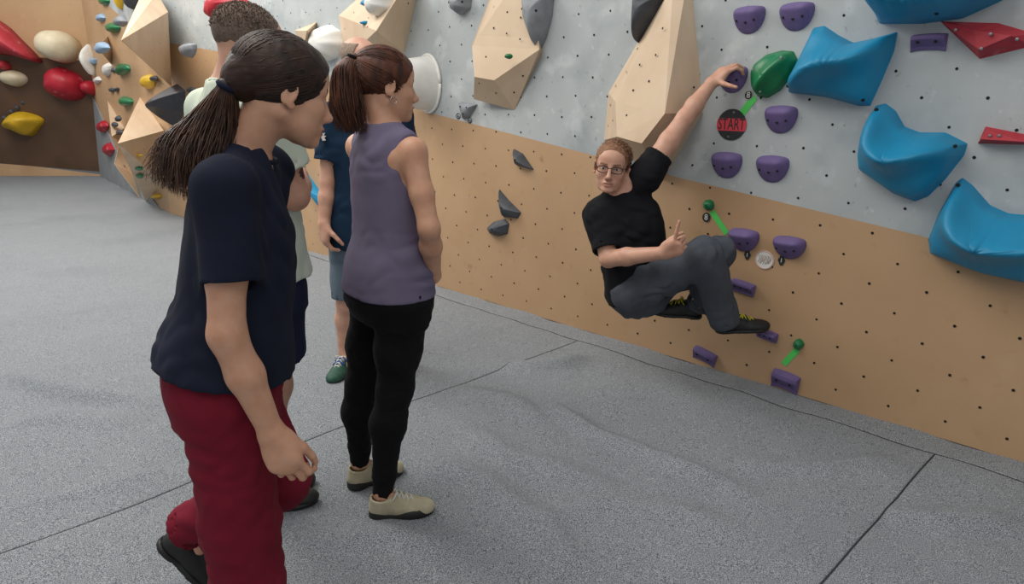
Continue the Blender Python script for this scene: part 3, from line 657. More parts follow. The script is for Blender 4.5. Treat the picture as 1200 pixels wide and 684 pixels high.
# ------------------------------------------------------------------ smooth implicit surfaces for people and clothing
def V3(*a): return np.array(a, float)
def unit(v): v = np.asarray(v, float); return v/np.linalg.norm(v)
def smin(a, b, k):
    h = np.maximum(k-np.abs(a-b), 0)/k
    return np.minimum(a, b)-h*h*k*.25
def smooth_curve(xs, ys, n=80):
    xs = np.asarray(xs, float); ys = np.asarray(ys, float); q = np.linspace(xs[0], xs[-1], n); d = np.gradient(ys, xs) if len(xs) > 2 else np.full(len(xs), (ys[-1]-ys[0])/(xs[-1]-xs[0]))
    i = np.clip(np.searchsorted(xs, q)-1, 0, len(xs)-2); hh = xs[i+1]-xs[i]; t = (q-xs[i])/hh
    return q, (2*t**3-3*t**2+1)*ys[i]+(t**3-2*t**2+t)*hh*d[i]+(-2*t**3+3*t**2)*ys[i+1]+(t**3-t**2)*hh*d[i+1]
class Sdf:
    def __init__(s): s.p = []; s.lo = np.full(3, 9e9); s.hi = -s.lo
    def add(s, fn, lo, hi, k, op):
        lo, hi = np.asarray(lo, float), np.asarray(hi, float); s.p.append((fn, lo-k-.02, hi+k+.02, k, op))
        if op == 'u': s.lo = np.minimum(s.lo, lo); s.hi = np.maximum(s.hi, hi)
    def cone(s, a, b, ra, rb, k=.02, op='u', flat=False, flat0=False, sq=None):
        a, b = np.asarray(a, float), np.asarray(b, float); ba = b-a; L = np.linalg.norm(ba); u = ba/L
        def fn(X, Y, Z):
            px, py, pz = X-a[0], Y-a[1], Z-a[2]; t0_ = (px*u[0]+py*u[1]+pz*u[2])/L; t = np.clip(t0_, -1e6 if flat0 else 0, 1e6 if flat else 1); tr = np.clip(t, 0, 1)
            qx, qy, qz = px-t*ba[0], py-t*ba[1], pz-t*ba[2]; d2 = qx*qx+qy*qy+qz*qz
            if sq is not None:
                e, f = sq; g = qx*e[0]+qy*e[1]+qz*e[2]; d2 = d2+(f*f-1)*g*g
            d = np.sqrt(d2+1e-12)-(ra+(rb-ra)*tr)
            if flat: d = np.maximum(d, (t0_-1)*L)
            if flat0: d = np.maximum(d, -t0_*L)
            return d
        r = max(ra, rb); s.add(fn, np.minimum(a, b)-r, np.maximum(a, b)+r, k, op)
    def chain(s, pts, rad, k=.02, **kw):
        for i in range(len(pts)-1): s.cone(pts[i], pts[i+1], rad[i], rad[i+1], k, **kw)
    def ell(s, c, r, R=None, k=.02, op='u'):
        c = np.asarray(c, float); r = np.asarray(r, float); R = np.eye(3) if R is None else np.asarray(R, float)
        def fn(X, Y, Z):
            px, py, pz = X-c[0], Y-c[1], Z-c[2]; q = [(px*R[i][0]+py*R[i][1]+pz*R[i][2])/r[i] for i in range(3)]
            k0 = np.sqrt(q[0]**2+q[1]**2+q[2]**2+1e-12); k1 = np.sqrt((q[0]/r[0])**2+(q[1]/r[1])**2+(q[2]/r[2])**2+1e-12)
            return k0*(k0-1)/k1
        e = np.sqrt(((R*r[:, None])**2).sum(0)); s.add(fn, c-e, c+e, k, op)
    def loft(s, P, Q, right, rings, k=.02, op='u', pw=2.3, flat=True):
        """rings: (t, half_width, depth_front, depth_back, offset_forward) along P->Q; forward = right x up turned to the front"""
        P, Q = np.asarray(P, float), np.asarray(Q, float); L = np.linalg.norm(Q-P); U = (Q-P)/L; Rr = np.asarray(right, float); Rr = unit(Rr-U*(Rr@U)); Fw = np.cross(U, Rr)
        rg = np.array(rings, float); T = rg[:, 0]; cur = [smooth_curve(T, rg[:, j]) for j in range(1, 5)]
        def fn(X, Y, Z):
            px, py, pz = X-P[0], Y-P[1], Z-P[2]; t = (px*U[0]+py*U[1]+pz*U[2])/L; tc = np.clip(t, T[0], T[-1])
            a, bf, bb, of = [np.interp(tc, c[0], c[1]) for c in cur]
            u = px*Rr[0]+py*Rr[1]+pz*Rr[2]; v = px*Fw[0]+py*Fw[1]+pz*Fw[2]-of; b = np.where(v > 0, bf, bb)
            d = ((np.abs(u/a)**pw+np.abs(v/b)**pw+1e-9)**(1/pw)-1)*np.minimum(a, b)
            return np.maximum(d, np.maximum((T[0]-t)*L, (t-T[-1])*L)) if flat else d+0*t
        m = max(rg[:, 1].max(), rg[:, 2].max()+abs(rg[:, 4]).max(), rg[:, 3].max()+abs(rg[:, 4]).max())
        A, B = P+U*L*T[0], P+U*L*T[-1]; s.add(fn, np.minimum(A, B)-m, np.maximum(A, B)+m, k, op); return Fw
    def plane(s, c, n, rad=.5):           # cut away what lies on the n side, within rad of c
        c = np.asarray(c, float); n = unit(n)
        s.add(lambda X, Y, Z: (X-c[0])*n[0]+(Y-c[1])*n[1]+(Z-c[2])*n[2], c-rad, c+rad, .001, 'cut')
    def disp(s, fn): s.add(fn, (-99,)*3, (99,)*3, 0, 'disp')
    def mesh(s, name, h, fine=(), origin=(0, 0, 0), pad=.03):
        lo, hi = s.lo-pad, s.hi+pad; ax = []
        for j in range(3):
            out = [lo[j]]
            while out[-1] < hi[j]:
                v = out[-1]; st = h
                for (f0, f1, fh) in fine:
                    if f0[j] <= v <= f1[j]: st = min(st, fh)
                out.append(v+st)
            ax.append(np.array(out))
        xs, ys, zs = ax; D = np.full((len(xs), len(ys), len(zs)), .08, np.float32)
        for fn, l, hh, k, op in s.p:
            sl = []
            for j in range(3):
                i0 = max(0, np.searchsorted(ax[j], l[j])-1); i1 = min(len(ax[j]), np.searchsorted(ax[j], hh[j])+1); sl.append(slice(i0, i1))
            if any(q.stop <= q.start for q in sl): continue
            sl = tuple(sl); X = xs[sl[0]][:, None, None].astype(np.float32); Y = ys[sl[1]][None, :, None].astype(np.float32); Z = zs[sl[2]][None, None, :].astype(np.float32)
            sub = D[sl]
            if op == 'disp':
                near = np.abs(sub) < .04; I = np.nonzero(near); sub[near] += fn(xs[sl[0]][I[0]], ys[sl[1]][I[1]], zs[sl[2]][I[2]]).astype(np.float32); continue
            d = fn(X, Y, Z)
            if op == 'u': D[sl] = smin(sub, d, max(k, 1e-4))
            elif op == 's': D[sl] = -smin(-sub, d, max(k, 1e-4))
            elif op == 'cut': D[sl] = np.maximum(sub, d)
        return surface_nets(D, xs, ys, zs, name, origin)
def surface_nets(D, xs, ys, zs, name, origin):
    S = D < 0; c = np.zeros(np.array(D.shape)-1, np.uint8)
    for i in (0, 1):
        for j in (0, 1):
            for k in (0, 1): c += S[i:S.shape[0]-1+i, j:S.shape[1]-1+j, k:S.shape[2]-1+k]
    mask = (c > 0) & (c < 8); I = np.argwhere(mask); idx = np.full(c.shape, -1, np.int64); idx[mask] = np.arange(len(I))
    acc = np.zeros((len(I), 3)); cnt = np.zeros(len(I)); ax = (xs, ys, zs)
    for axis in range(3):
        o1, o2 = [q for q in range(3) if q != axis]
        for p in (0, 1):
            for q in (0, 1):
                A = I.copy(); A[:, o1] += p; A[:, o2] += q; B = A.copy(); B[:, axis] += 1
                da = D[A[:, 0], A[:, 1], A[:, 2]].astype(float); db = D[B[:, 0], B[:, 1], B[:, 2]].astype(float); cr = (da < 0) != (db < 0)
                t = da[cr]/(da[cr]-db[cr]); pa = np.stack([ax[m][A[cr, m]] for m in range(3)], 1); pb = np.stack([ax[m][B[cr, m]] for m in range(3)], 1)
                acc[cr] += pa+(pb-pa)*t[:, None]; cnt[cr] += 1
    V = acc/np.maximum(cnt, 1)[:, None]; Fs = []
    for axis in range(3):
        o1, o2 = (axis+1) % 3, (axis+2) % 3
        s0 = [slice(None)]*3; s1 = [slice(None)]*3; s0[axis] = slice(0, -1); s1[axis] = slice(1, None)
        e = S[tuple(s0)] != S[tuple(s1)]; E_ = np.argwhere(e)
        ok = (E_[:, o1] > 0) & (E_[:, o2] > 0) & (E_[:, o1] < c.shape[o1]) & (E_[:, o2] < c.shape[o2]); E_ = E_[ok]
        def cell(d1, d2): Q = E_.copy(); Q[:, o1] -= d1; Q[:, o2] -= d2; return idx[Q[:, 0], Q[:, 1], Q[:, 2]]
        q = np.stack([cell(1, 1), cell(0, 1), cell(0, 0), cell(1, 0)], 1); ins = S[E_[:, 0], E_[:, 1], E_[:, 2]]
        q[~ins] = q[~ins][:, ::-1]; Fs.append(q)
    F_ = np.concatenate(Fs); F_ = F_[(F_ >= 0).all(1)]
    # keep the largest connected shell only when stray specks exist
    me = bpy.data.meshes.new(name); me.vertices.add(len(V)); me.vertices.foreach_set('co', (V-np.asarray(origin)).astype(np.float32).ravel())
    me.loops.add(F_.size); me.loops.foreach_set('vertex_index', F_.astype(np.int32).ravel()); me.polygons.add(len(F_))
    me.polygons.foreach_set('loop_start', np.arange(0, F_.size, 4, dtype=np.int32)); me.polygons.foreach_set('use_smooth', np.ones(len(F_), bool)); me.update(calc_edges=True)
    return me
def waves(seed, freq, n=5, aniso=None):
    r = np.random.default_rng(seed); dirs = r.normal(size=(n, 3))
    if aniso is not None: dirs = dirs*np.asarray(aniso)
    dirs /= np.linalg.norm(dirs, axis=1)[:, None]; ph = r.uniform(0, 6.28, n); fr = freq*r.uniform(.6, 1.5, n); wd = r.normal(size=(n, 3))*freq*.35; wp = r.uniform(0, 6.28, n)
    def fn(X, Y, Z):
        o = 0
        for i in range(n): o = o+np.sin(fr[i]*(X*dirs[i, 0]+Y*dirs[i, 1]+Z*dirs[i, 2])+ph[i]+1.4*np.sin(wd[i, 0]*X+wd[i, 1]*Y+wd[i, 2]*Z+wp[i]))
        return o/n
    return fn
def folds(seed, amp, freq=80, aniso=(1, 1, .6), hems=()):
    f1 = waves(seed, freq, 3, aniso); f2 = waves(seed+50, freq*.4, 4); f3 = waves(seed+90, freq*.22, 3)
    def fn(X, Y, Z):
        v = amp*((.9-2.2*np.abs(f1(X, Y, Z)))*np.clip(.55+.9*f3(X, Y, Z), .05, 1.2)+.7*f2(X, Y, Z))
        for c, u, r in hems:               # keep hems straight
            dx, dy, dz = X-c[0], Y-c[1], Z-c[2]; near = dx*dx+dy*dy+dz*dz < r*r
            v = np.where(near, v*np.clip(np.abs(dx*u[0]+dy*u[1]+dz*u[2])/.035, .03, 1), v)
        return v
    return fn

def head_frame(fwd, roll=0.0, pitch=0.0):  # rows: forward, left, up
    f = unit(fwd); l = unit(np.cross((0, 0, 1.), f)); u = np.cross(f, l)
    f, u = f*math.cos(pitch)-u*math.sin(pitch), u*math.cos(pitch)+f*math.sin(pitch)   # positive pitch looks down
    l, u = l*math.cos(roll)+u*math.sin(roll), u*math.cos(roll)-l*math.sin(roll)
    return np.array([f, l, u])
class Head:
    def __init__(s, c, R, sc=1.0): s.c = np.asarray(c, float); s.R = R; s.s = sc
    def P(s, x, y, z): return s.c+s.s*(x*s.R[0]+y*s.R[1]+z*s.R[2])
    def E(s, S, c, r, k=.01, op='u', rot=None):
        R = s.R if rot is None else np.asarray(rot)@s.R
        S.ell(s.P(*c), np.array(r)*s.s, R, k*s.s, op)
    def C(s, S, a, b, ra, rb, k=.01, op='u', **kw): S.cone(s.P(*a), s.P(*b), ra*s.s, rb*s.s, k*s.s, op, **kw)
    def local(s, P): d = (P-s.c)/s.s; return d@s.R.T
def roty(a): c, q = math.cos(a), math.sin(a); return np.array([[c, 0, q], [0, 1, 0], [-q, 0, c]])
def rotz(a): c, q = math.cos(a), math.sin(a); return np.array([[c, q, 0], [-q, c, 0], [0, 0, 1]])
def build_head(S, H, female=True, jaw=1.0):
    H.E(S, (-.014, 0, .036), (.097, .075, .078), .01)                 # skull
    H.E(S, (.034, 0, -.012), (.055, .058 if female else .060, .084), .03)                 # face mass
    H.E(S, (.052, 0, .045), (.038, .052, .040), .03)                  # forehead
    for sy in (-1, 1):
        H.C(S, (-.008, sy*.052, -.050), (.056, sy*.024*jaw, -.092), .013 if female else .016, .014, .03)   # jaw line
        H.E(S, (.048, sy*.032, -.056), (.030, .020, .028), .03)        # cheek
        H.E(S, (.060, sy*.041, -.026), (.022, .020, .018), .025)      # cheekbone
        H.C(S, (.083, sy*.012, .018), (.070, sy*.046, .016), .008, .008, .014)         # brow ridge
        H.E(S, (.094, sy*.031, .000), (.015, .017, .0105), .012, 's')  # eye socket
        H.E(S, (.0715, sy*.031, .0005), (.0150, .0160, .0140), .003)    # lids over the eyeball
        H.E(S, (.090, sy*.031, .000), (.014, .0125, .0036), .002, 's')   # slit between the lids
        H.E(S, (.102, sy*.0115, -.040), (.011, .0075, .0075), .007)    # nostril wing
        # ear: shell with a hollow
        rot = rotz(sy*.35)@roty(-.22)
        H.E(S, (-.012, sy*.077, -.006), (.018, .0062, .030), .004, rot=rot)
        H.E(S, (-.008, sy*.0845, -.002), (.010, .0060, .018), .004, 's', rot=rot)
        H.E(S, (-.004, sy*.077, -.033), (.009, .006, .009), .004)
    H.C(S, (.089, 0, .010), (.110, 0, -.030), .0075, .0095, .012)      # bridge
    H.E(S, (.114, 0, -.034), (.0110, .0105, .0095), .008)              # tip
    H.E(S, (.085, 0, -.066), (.016, .026, .017), .018)                # mouth mound
    H.E(S, (.0995, 0, -.0625), (.0065, .021, .0058), .004)             # upper lip
    H.E(S, (.0975, 0, -.0735), (.0070, .018, .0062), .004)             # lower lip
    H.E(S, (.104, 0, -.0680), (.010, .022, .0014), .003, 's')          # mouth line
    H.E(S, (.080, 0, -.096), (.020, .022*jaw, .016), .018)             # chin
def neck(S, H, base, r=.055, k=.03):
    S.cone(H.P(-.028, 0, -.045), base, r*.98, r*1.12, k)
def hand(S, wrist, d, n, thumb, sc=1.0, curl=(.5, .55, .6, .65), spread=.06, tcurl=.3, tdir=None, k=.008, fdirs=None):
    """palm and five fingers; d along the hand, n the way the palm faces, thumb the thumb side"""
    d = unit(d); n = unit(np.asarray(n, float)-d*(np.asarray(n)@d)); th = np.cross(d, n); th = th if th@np.asarray(thumb) > 0 else -th
    w_ = np.asarray(wrist, float); q = lambda a, b, c: w_+sc*(a*d+b*th+c*n)
    R = np.array([d, th, n])
    S.ell(q(.050, 0, 0), np.array((.052, .041, .0155))*sc, R, .02)
    S.cone(q(.0, .008, 0), q(.07, .022, .002), .020*sc, .014*sc, .02); S.cone(q(.0, -.008, 0), q(.07, -.024, .002), .020*sc, .013*sc, .02)
    S.ell(q(.032, .026, .010), np.array((.028, .016, .014))*sc, R, .015)
    tips = []
    for i, (b, L, r) in enumerate(((.029, .092, .0088), (.0098, .102, .0090), (-.010, .094, .0085), (-.028, .073, .0076))):
        p = q(.086-.006*abs(i-1), b, .002); ang = 0; dirx = d+th*(1.5-i)*spread
        dirx = unit(dirx)
        if fdirs and i in fdirs: dirx = unit(fdirs[i])
        cur = p; cg = curl[i]; cg = cg if hasattr(cg, '__len__') else (cg, cg*1.25, cg*.8)
        for j, fr in enumerate((.45, .31, .24)):
            ang += cg[j]; v = unit(dirx*math.cos(ang)+n*math.sin(ang)); nx = cur+v*L*fr*sc
            S.cone(cur, nx, r*(1-.07*j)*sc, r*(.95-.09*j)*sc, k if j == 0 else .004); cur = nx
        tips.append(cur)
    v0 = unit(tdir if tdir is not None else (.62*d+.62*th+.48*n)); p = q(.022, .026, .006); cur = p
    for j, L in enumerate((.042, .034, .026)):
        v = unit(v0*math.cos(tcurl*j)+unit(d*.6+n*.6-th*.5)*math.sin(tcurl*j)); nx = cur+v*L*sc
        S.cone(cur, nx, (.0135-.0022*j)*sc, (.0113-.0019*j)*sc, .010 if j == 0 else .004); cur = nx
    return tips
def paint(me, fns, origin):                # assign materials to faces by where they are
    co = np.empty(len(me.vertices)*3, np.float32); me.vertices.foreach_get('co', co); co = co.reshape(-1, 3)+np.asarray(origin)
    li = np.empty(len(me.loops), np.int32); me.loops.foreach_get('vertex_index', li); cen = co[li].reshape(-1, 4, 3).mean(1); mi = np.zeros(len(cen), np.int32)
    for k, fn in enumerate(fns): mi[fn(cen)] = k+1
    me.polygons.foreach_set('material_index', mi)
def torso_frame(pel, nb, right): U = unit(nb-pel); R = unit(right-U*(right@U)); return R, np.cross(U, R), U

M_skinA = mat('skin_light', 'c49072', .5, 'cf9f83', 30, (.3, .7), bump=.05, bscale=400, sss=.12, spots=[('c08472', 9, .58, .75, .4)])
M_skinB = mat('skin_warm', 'c08e76', .5, 'cc9e86', 30, (.3, .7), bump=.05, bscale=400, sss=.12, spots=[('b67866', 9, .56, .75, .45)])
M_lip = mat('lips', 'a8605a', .4); M_lipm = mat('pale_lips', 'b07a68', .45); M_brow = mat('brows', '4a3528', .8); M_browl = mat('sandy_brows', '8a664c', .8)
M_eye = mat('eye_white', 'd8d4cc', .2); M_iris = mat('iris', '3d4540', .2)
M_brown = mat('dark_brown_hair', '21150f', .5, '3a241a', 30, (.35, .7), bump=.3, bscale=110, spec=.35, stretch=(.25, 1.2, 1.2))
M_auburn = mat('auburn_brown_hair', '3a2117', .5, '643824', 30, (.35, .7), bump=.3, bscale=110, spec=.35, stretch=(1.2, 1.2, .3))
M_browntail = mat('brown_hair_lengths', '33211a', .5, '573a2a', 30, (.35, .7), spec=.35)
M_crop = mat('cropped_brown_hair', '5e4e43', .85, '7f6d61', 160, (.3, .7), bump=.7, bscale=500)
M_sandy = mat('sandy_red_hair', '6d4a35', .7, '94694b', 60, (.3, .7), bump=.6, bscale=220)
M_grizzle = mat('thin_grey_hair', '7d6a5c', .8, '9a8573', 150, bump=.4, bscale=400)
M_navy = mat('navy_cotton', '171c2b', .9, '1d2334', 8, bump=.12, bscale=900, spec=.2)
M_maroon = mat('maroon_canvas', '6b1426', .85, '78192c', 8, bump=.15, bscale=700, spec=.2)
M_lilac = mat('mauve_cotton', '696178', .9, '766e85', 5, bump=.12, bscale=900, spec=.2)
M_leg = mat('black_leggings', '0c0c0e', .85, '111114', 10, spec=.2)
M_mintshirt = mat('pale_mint_cotton', 'c4cebb', .9, 'cdd6c5', 6, bump=.12, bscale=900, spec=.2)
M_shorts = mat('navy_shorts', '1c2338', .9, '232b42', 8, spec=.2)
M_teal = mat('deep_teal_cotton', '12263a', .9, '182f45', 8, spec=.2)
M_greyshorts = mat('slate_blue_shorts', '56646f', .9, '616f7a', 8, spec=.2)
M_blacktee = mat('black_cotton', '131417', .9, '191a1e', 8, bump=.12, bscale=900, spec=.2)
M_greypants = mat('charcoal_trousers', '43474e', .85, '4e535b', 8, bump=.15, bscale=700, spec=.2)
M_rubber = mat('black_rubber', '141414', .55, '1c1c1c', 20)
M_beige = mat('beige_suede', 'a79f84', .8, 'b8b096', 25, bump=.2, bscale=300)
M_shoegreen = mat('green_mesh', '1b4436', .7, '255443', 60); M_lace = mat('white_lace', 'cfcfc8', .7); M_lacey = mat('yellow_trim', 'c9c220', .6)
M_blueknit = mat('blue_trim', '24448f', .7); M_redtrim = mat('red_trim', 'b8352f', .6)
M_tattoo = mat('tattooed_skin', '4d2c28', .55, '5c3731', 60); M_frame = mat('spectacle_frame', '1c1a1a', .3); M_gold = mat('steel_ring', 'b9b4a6', .25, metal=1)
mg = bpy.data.materials.new('spectacle_lens'); mg.use_nodes = True; b_ = mg.node_tree.nodes['Principled BSDF']; b_.inputs['Transmission Weight'].default_value = 1; b_.inputs['Roughness'].default_value = .02; b_.inputs['IOR'].default_value = 1.02; M_lens = mg

def shoe(parent, origin, heel, toe, up, m_up, m_sole, L=None, collar=.06, width=.040, lace=None, name='shoe', trim=None, label=None, rand=.018):
    """a shoe built along heel -> toe (points on the sole), up = away from the sole; sole and laces are its sub-parts"""
    heel, toe = np.asarray(heel, float), np.asarray(toe, float); x = unit(toe-heel); L = np.linalg.norm(toe-heel); z = unit(np.asarray(up)-x*(np.asarray(up)@x)); y = np.cross(z, x)
    q = lambda a, b, c: heel+x*a*L+y*b+z*c
    S = Sdf(); R = np.array([x, y, z])
    S.cone(q(.14, 0, .036), q(.42, 0, .036), .031, .034, .02, sq=None)
    S.ell(q(.68, .0, .024), (.34*L, width*1.04, .034), R, .03)
    S.ell(q(.84, .0, .018), (.16*L, width*.86, .022), R, .02)
    S.cone(q(.18, 0, .035), q(.21, 0, collar+.015), .037, .043, .02, flat=True)
    S.cone(q(.30, 0, .060), q(.62, 0, .042), .034, .026, .03)
    S.cone(q(.20, 0, collar-.005), q(.21, 0, collar+.06), .033, .034, .004, 's')
    S.plane(heel+z*.008, -z, .4)
    me = S.mesh('shoe', .0065, origin=origin); up_o = link(name, me, m_up, parent)
    S = Sdf()
    S.ell(q(.15, 0, .008), (.16*L, width*.96, .06), R, .03); S.ell(q(.45, 0, .006), (.34*L, width*.90, .03), R, .03); S.ell(q(.70, 0, .010), (.31*L, width*1.16, .05), R, .03)
    S.plane(heel, -z, .4); tilt = unit(z-x*.0); S.plane(heel+z*rand, tilt, .4)
    link('sole', S.mesh('sole', .006, origin=origin), m_sole, up_o)
    if lace is not None:
        paths = []
        for i in range(4):
            a = .40+.075*i; zz = .094-.0085*i; w2 = .022
            paths.append(([q(a, -w2, zz-.010), q(a+.02, -w2*.4, zz+.001), q(a+.05, w2*.4, zz-.001), q(a+.07, w2, zz-.014)], .0028))
            paths.append(([q(a, w2, zz-.010), q(a+.02, w2*.4, zz+.003), q(a+.05, -w2*.4, zz+.001), q(a+.07, -w2, zz-.014)], .0028))
        for sgn in (-1, 1): paths.append((catmull([q(.40, 0, .096), q(.44, sgn*.025, .100), q(.38, sgn*.042, .082), q(.42, sgn*.02, .090)], 4), .0025))
        for p_ in paths: link('lace', tube_mesh('lace', [(np.array(p_[0])-np.asarray(origin), p_[1])], 5), lace, up_o, smooth=True)
    if trim is not None:                   # a coloured strap across the instep
        for a, zz in ((.44, .090), (.56, .080)):
            ptsq = [q(a, w2, zz-18*w2*w2) for w2 in np.linspace(-.032, .032, 9)]
            link('strap', tube_mesh('strap', [(np.array(ptsq)-np.asarray(origin), .006)], 6), trim, up_o, smooth=True)
    if label: up_o['label'] = label
    return up_o
def eyes(H, parent, origin, squint=1.0):
    for sy in (-1, 1):
        S = Sdf(); H.E(S, (.0735, sy*.031, .000), (.0125, .0125, .0125*squint)); 
        me = S.mesh('eye', .0025, origin=origin); o = link('eye', me, M_eye, parent); me.materials.append(M_iris)
        paint(me, [lambda c, sy=sy: (np.hypot(H.local(c)[:, 1]-sy*.031, H.local(c)[:, 2]) < .0055) & (H.local(c)[:, 0] > .075)], origin)

# ------------------------------------------------------------------ people
def strands(name, paths_fn, n, parent, m, origin, seed, sides=4):
    r = np.random.default_rng(seed); P = []
    for i in range(n):
        pts, rad = paths_fn(r); P.append((np.asarray(pts)-np.asarray(origin), rad))
    o = link(name, tube_mesh(name, P, sides), m, parent, smooth=True); o['kind'] = 'stuff'; return o
def combed(H, starts, tie, ctr=(-.014, 0, .036), rad=(.106, .084, .087)):
    ctr, rad = np.array(ctr), np.array(rad); tb = unit((np.array(tie)-ctr)/rad)
    def fn(r):
        t = r.uniform(0, len(starts)-1); i = int(t); a = np.array(starts[i])*(1-t+i)+np.array(starts[min(i+1, len(starts)-1)])*(t-i)
        a = unit((a-ctr)/rad)+r.normal(0, .05, 3); a = unit(a); om = math.acos(np.clip(a@tb, -1, 1)); pts = []; u0 = r.uniform(0, .35); lift = r.uniform(.985, 1.008)
        for u in np.linspace(u0, 1, 9):
            d = (math.sin((1-u)*om)*a+math.sin(u*om)*tb)/math.sin(om); pts.append(H.P(*(ctr+d*rad*lift)))
        return pts, np.array([.0008, .0014, .0018, .0018, .0018, .0018, .0018, .0017, .0014])*H.s
    return fn
def tail(path, width, flick=.02, rad=.0032):
    path = np.asarray(path, float); cp = catmull(path, 5); w_ = np.interp(np.linspace(0, 1, len(cp)), np.linspace(0, 1, len(width)), width)
    T = unit(path[-1]-path[0]); e1 = unit(np.cross(T, (0, 1, .2))); e2 = np.cross(T, e1)
    def fn(r):
        a = r.uniform(0, 6.28); q = math.sqrt(r.uniform(0, 1)); ph = r.uniform(0, 6.28); end = int(len(cp)*r.uniform(.72, 1.0)); tw = r.normal(0, .5)
        pts = []
        for i in range(max(4, end)):
            u = i/len(cp); aa = a+tw*u; g = q*w_[i]
            pts.append(cp[i]+g*(math.cos(aa)*e1+math.sin(aa)*e2)+flick*.25*u*math.sin(7*u+ph)*e1+flick*.25*u*math.cos(6*u+ph)*e2)
        n = len(pts); return pts, rad*np.interp(np.linspace(0, 1, n), [0, .1, .7, 1], [.7, 1, .9, .15])
    return fn
def cap_hair(H, parent, origin, m, grow=.009, name='hair', front=(.105, 0, -.03), frad=(.075, .12, .105), nape=(.02, 0, 0), nn=(.45, 0, -1), extra=None, h=.005, noise=.0015):
    S = Sdf(); H.E(S, (-.014, 0, .036), (.097+grow, .075+grow, .078+grow)); H.E(S, (.042, 0, .048), (.040+grow*.35, .052+grow*.6, .040+grow*.6), .03)
    H.E(S, front, frad, .006, 's'); n = nn[0]*H.R[0]+nn[1]*H.R[1]+nn[2]*H.R[2]; S.plane(H.P(*nape), n, .22)
    for sy in (-1, 1): H.E(S, (-.008, sy*.09, -.01), (.024, .03, .034), .006, 's')
    if extra: extra(S)
    wv = waves(5, 260, 5); S.disp(lambda X, Y, Z: noise*wv(X, Y, Z))
    return link(name, S.mesh(name, h, origin=origin), m, parent)
def mk_person(S, origin, skin, fine, paints=(), h=.010):
    me = S.mesh('person', h, fine, origin); me.materials.append(skin)
    for _, m in paints: me.materials.append(m)
    if paints: paint(me, [f for f, _ in paints], origin)
    o = link('person', me); o.location = tuple(map(float, origin)); return o
def face_paints(H, brow=M_brow, lip=M_lip):
    def lips(c): l = H.local(c); return (l[:, 0] > .094) & (np.abs(l[:, 1]) < .022) & (((l[:, 2]+.068)/.0115)**2+(l[:, 1]/.024)**2 < 1)
    def brows(c):
        l = H.local(c); y = np.abs(l[:, 1]); zc = .0195+.10*(y-.012)-2.2*(y-.030)**2
        return (l[:, 0] > .055) & (y > .012) & (y < .048) & (np.abs(l[:, 2]-zc) < .0042)
    return [(lips, lip), (brows, brow)]
def box3(c, r): c = np.asarray(c); return (c-r, c+r)

def sleeve(S, sh, hem, r0, r1, k=.05):
    S.cone(sh, hem, r0, r1, k, flat=True); u = unit(hem-sh)
    return (hem-u*.025, hem+u*.02, r1-.013)
def short_hair(H, parent, origin, m, n, ln, seed, ok, comb=(-.5, 0, .3), rad=.0011, nw=.55, ctr=(-.014, 0, .036), ax=(.100, .078, .081)):
    ctr, ax, comb = np.array(ctr), np.array(ax), np.array(comb)
    def fn(r):
        while True:
            d = unit(r.normal(size=3)); p = ctr+d*ax
            if ok(p): break
        nrm = unit(d/ax); v = unit(nrm*nw+comb+r.normal(0, .22, 3)); L = ln*r.uniform(.6, 1.2); q = [p-nrm*.003, p+v*L*.5, p+v*L-nrm*L*.15]
        return [H.P(*a) for a in q], np.array([rad, rad, rad*.4])
    return strands('hair_strands', fn, n, parent, m, origin, seed, 3)
def hollow(S, a, b, r): S.cone(a, b, r, r, .004, 's', flat=True, flat0=True)

